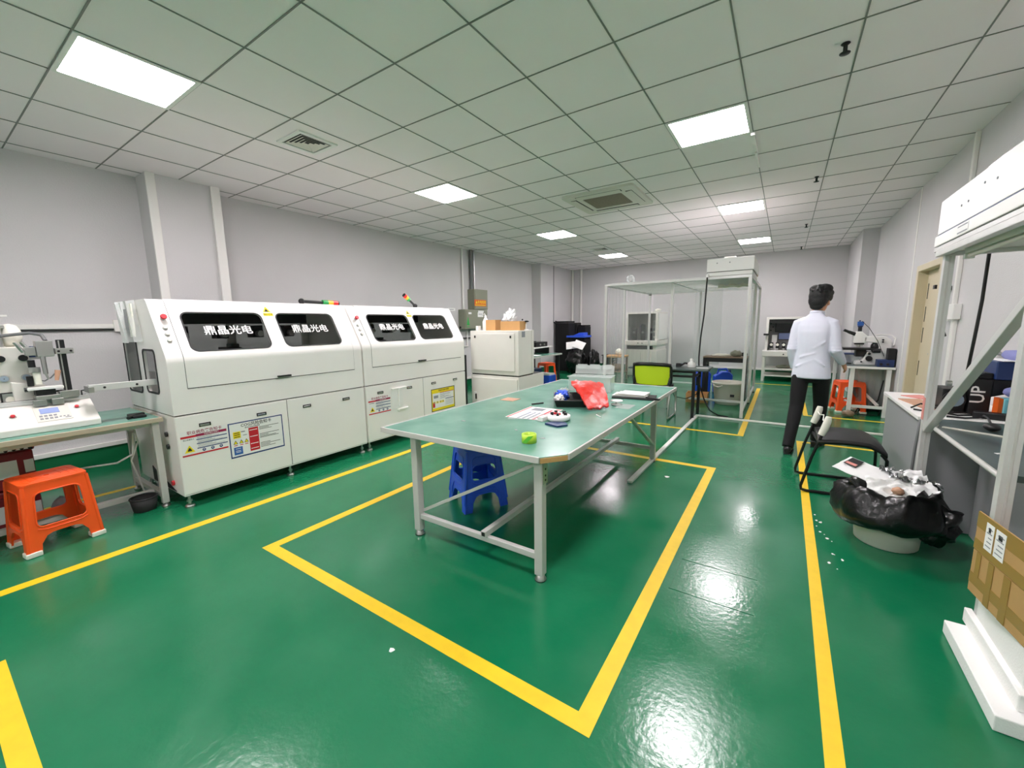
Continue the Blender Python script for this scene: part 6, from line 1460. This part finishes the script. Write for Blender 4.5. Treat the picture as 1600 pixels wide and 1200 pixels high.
# head: skull, jaw, nose, brow, lips, ears
b.ell((0, -.012, .022), .073, .092, .098, X=HX); b.ell((0, .02, -.045), .056, .066, .072, X=HX); b.ell((0, .052, -.088), .03, .03, .024, X=HX)
b.ell((0, .089, -.022), .012, .018, .020, X=HX); b.ell((0, .083, -.002), .010, .012, .028, X=HX); b.ell((0, .075, -.062), .024, .012, .010, X=HX)
for s_ in (-1, 1):
    b.ell((s_ * .03, .070, .022), .024, .014, .008, X=HX); b.ell((s_ * .05, .05, -.02), .02, .025, .02, X=HX); b.ell((s_ * .075, -.008, -.012), .009, .02, .031, X=HX); b.ell((s_ * .080, -.016, -.004), .006, .016, .022, X=HX)
def hand(b, wr, el, palm_n, curl):
    wr = Vector(wr); d = (wr - Vector(el)).normalized(); n = Vector(palm_n); n = (n - d * n.dot(d)).normalized(); s = d.cross(n)   # s: towards the thumb
    c0 = wr; K = wr + d * .085
    R = [[c + s * (a * cos(t)) + n * (e * sin(t)) for t in [2 * pi * i / 14 for i in range(14)]] for c, a, e in ((c0 - d * .02, .024, .019), (c0 + d * .01, .027, .018), (c0 + d * .045, .038, .016), (K, .040, .014), (K + d * .008, .036, .010))]
    b.loft(R, True)
    for k, (off, L, r) in enumerate(((.029, .070, .0085), (.0105, .079, .009), (-.009, .073, .0085), (-.027, .057, .0075))):
        p = K + s * off - d * .006; dd = d.copy(); pts = [p]; rs = [r * 1.05]
        for q, f in enumerate((.45, .30, .25)):
            ang = curl * (.6 + .4 * q + .12 * k); dd = (dd * cos(ang) + n * sin(ang)).normalized(); m_ = (n * cos(ang) - d * sin(ang))
            p = p + dd * L * f; pts.append(p.copy()); rs.append(r * (1 - .1 * (q + 1)))
        b.tube(pts, r, n=8, rs=rs)
    p = c0 + d * .02 + s * .022; b.tube([p, p + (d * .5 + s * .8 + n * .25).normalized() * .034, p + (d * .75 + s * .55 + n * .35).normalized() * .062, p + (d * .9 + s * .35 + n * .4).normalized() * .082], .01, n=8, rs=[.013, .011, .0095, .008])
hand(b, wrR, elR, (-1, .1, -.2), .30); hand(b, wrL, elL, (1, .2, 0), .35)
soften(b.build('body', pr), .0055, 3)
for s_ in (-1, 1):
    b = MB(); b.m('inkwhite').ell((s_ * .030, .0745, .006), .011, .006, .006, X=HX); b.m('ink').ell((s_ * .030, .0795, .006), .0045, .002, .0045, X=HX); b.build('eye', pr)
b = MB(); b.m('maroon').ell((0, .0875, -.062), .020, .004, .005, X=HX); b.build('mouth', pr)
# ---- hair
HH = HX @ Matrix.Translation((0, -.004, .012)) @ Matrix.Diagonal((1.13, 1.08, 1.06, 1))
b = MB(); b.m('hair')
b.ell((0, -.022, .036), .086, .102, .100, X=HH); b.ell((0, -.055, -.012), .076, .062, .085, X=HH); b.ell((0, .045, .085), .07, .062, .045, X=HH); b.ell((.035, .055, .075), .045, .05, .04, X=HH)
b.ell((.03, -.02, .105), .06, .07, .045, X=HH); b.ell((-.035, -.02, .10), .055, .07, .045, X=HH); b.ell((-.072, .0, .02), .018, .04, .05, X=HH); b.ell((.072, .005, .03), .018, .035, .045, X=HH); b.ell((0, -.068, -.07), .055, .03, .04, X=HH)
rng = random.Random(4)
for k in range(70):
    a = rng.uniform(0, 2 * pi); e = rng.uniform(.15, 1.35); v = Vector((.082 * cos(a) * cos(e), -.02 + .098 * sin(a) * cos(e), .042 + .098 * sin(e))); b.ell(tuple(v), .015, .022, .009, 8, 5, X=HH)
soften(b.build('hair', pr), .006, 2)
# ---- shirt
b = MB(); b.m('shirt')
limb(b, [(0, .0, .785, .174, .132), (0, 0, .84, .170, .130), (0, 0, .95, .154, .120), (0, -.002, 1.05, .146, .113), (0, -.004, 1.16, .150, .116), (0, -.006, 1.27, .158, .116), (0, -.008, 1.335, .156, .102), (0, -.006, 1.385, .130, .086), (0, .0, 1.415, .092, .074), (.002, .006, 1.44, .068, .066), (.003, .010, 1.46, .060, .062)], 24, sq=.85)
for sh, el, wr in ((shR, elR, wrR), (shL, elL, wrL)):
    sh, el, wr = Vector(sh), Vector(el), Vector(wr); o_ = Vector((-.07 if sh.x > 0 else .07, 0, .012))
    limb(b, [(*(sh + o_), .055, .06), (*(sh + Vector((0, 0, -.012))), .054, .062), (*sh.lerp(el, .3), .054, .060), (*sh.lerp(el, .75), .048, .052), (*el, .047, .050), (*el.lerp(wr, .3), .049, .048), (*el.lerp(wr, .7), .042, .041), (*el.lerp(wr, .93), .036, .034)])
    # folds at the elbow
    for q in (.78, .9, 1.0):
        c = sh.lerp(el, q); b.ell(tuple(c), .055, .055, .012, 12, 6)
# folds on the back and hem
for (p, q, r) in (((-.10, -.115, 1.0), (.05, -.118, 1.06), .012), ((-.13, -.11, .90), (.02, -.123, .98), .013), ((.13, -.10, 1.18), (.02, -.12, 1.10), .012), ((.14, -.10, .92), (.04, -.12, .99), .012), ((-.12, -.09, 1.30), (-.02, -.12, 1.20), .010), ((-.15, -.08, .81), (-.05, -.12, .86), .013), ((.15, -.07, .83), (.06, -.12, .88), .012)):
    p, q = Vector(p), Vector(q); r *= .62; p.y += .003; q.y += .003; b.tube([p, p.lerp(q, .33), p.lerp(q, .66), q], r, n=8, rs=[r * .4, r, r, r * .4])
soften(b.build('shirt', pr), .009, 4)
b = MB(); b.m('shirt'); R = []
for rr, z in ((.066, 1.44), (.063, 1.478), (.058, 1.480), (.056, 1.45)):
    R.append([Vector((.004 + rr * cos(t), .014 + rr * 1.03 * sin(t), z - .012 * sin(t))) for t in [2 * pi * i / 24 for i in range(24)]])
b.loft(R, True, False, True); b.build('collar', pr)
# ---- trousers
b = MB(); b.m('trouser')
limb(b, [(0, 0, .98, .135, .098), (0, 0, .90, .143, .108), (0, 0, .80, .148, .112), (0, 0, .74, .10, .09)], 24)
for hp, kn, an in ((hipL, kneL, ankL), (hipR, kneR, ankR)):
    hp, kn, an = Vector(hp), Vector(kn), Vector(an)
    limb(b, [(*(hp + Vector((0, 0, .0))), .064, .088), (*hp.lerp(kn, .22), .080, .092), (*hp.lerp(kn, .62), .074, .082), (*kn, .066, .07), (*kn.lerp(an, .3), .062, .068), (*kn.lerp(an, .7), .055, .062), (*kn.lerp(an, .93), .052, .060), (*kn.lerp(an, 1.04), .053, .062)])
    for q in (.96, 1.0): b.ell(tuple(kn.lerp(an, q - .08)), .057, .066, .012, 12, 6)
soften(b.build('trousers', pr), .009, 3)
# ---- shoes
for an, yaw, heel in ((ankL, 10, .0), (ankR, -6, 0)):
    X = Matrix.Translation((an[0], an[1], 0)) @ Matrix.Rotation(radians(yaw), 4, 'Z')
    b = MB(); b.m('shoe'); R = []
    for y, w_, h, in ((-.062, .026, .05), (-.05, .034, .075), (.0, .036, .085), (.06, .040, .062), (.12, .046, .048), (.17, .042, .040), (.195, .030, .032), (.205, .015, .024)):
        R.append([X @ Vector((w_ * cos(t) * (1 if sin(t) > -.2 else .95), y, .012 + max(0, .5 + .5 * sin(t)) * h)) for t in [2 * pi * i / 16 for i in range(16)]])
    b.loft(R, True); s_ = b.build('shoe', pr)
    b = MB(); b.m('rubber').prism([(-.028, -.06), (.028, -.06), (.035, 0), (.042, .06), (.048, .12), (.044, .17), (.03, .20), (-.03, .20), (-.044, .17), (-.048, .12), (-.042, .06), (-.035, 0)], 'z', .001, .014); 
    for v in b.bm.verts: v.co = X @ v.co
    b.build('sole', s_)
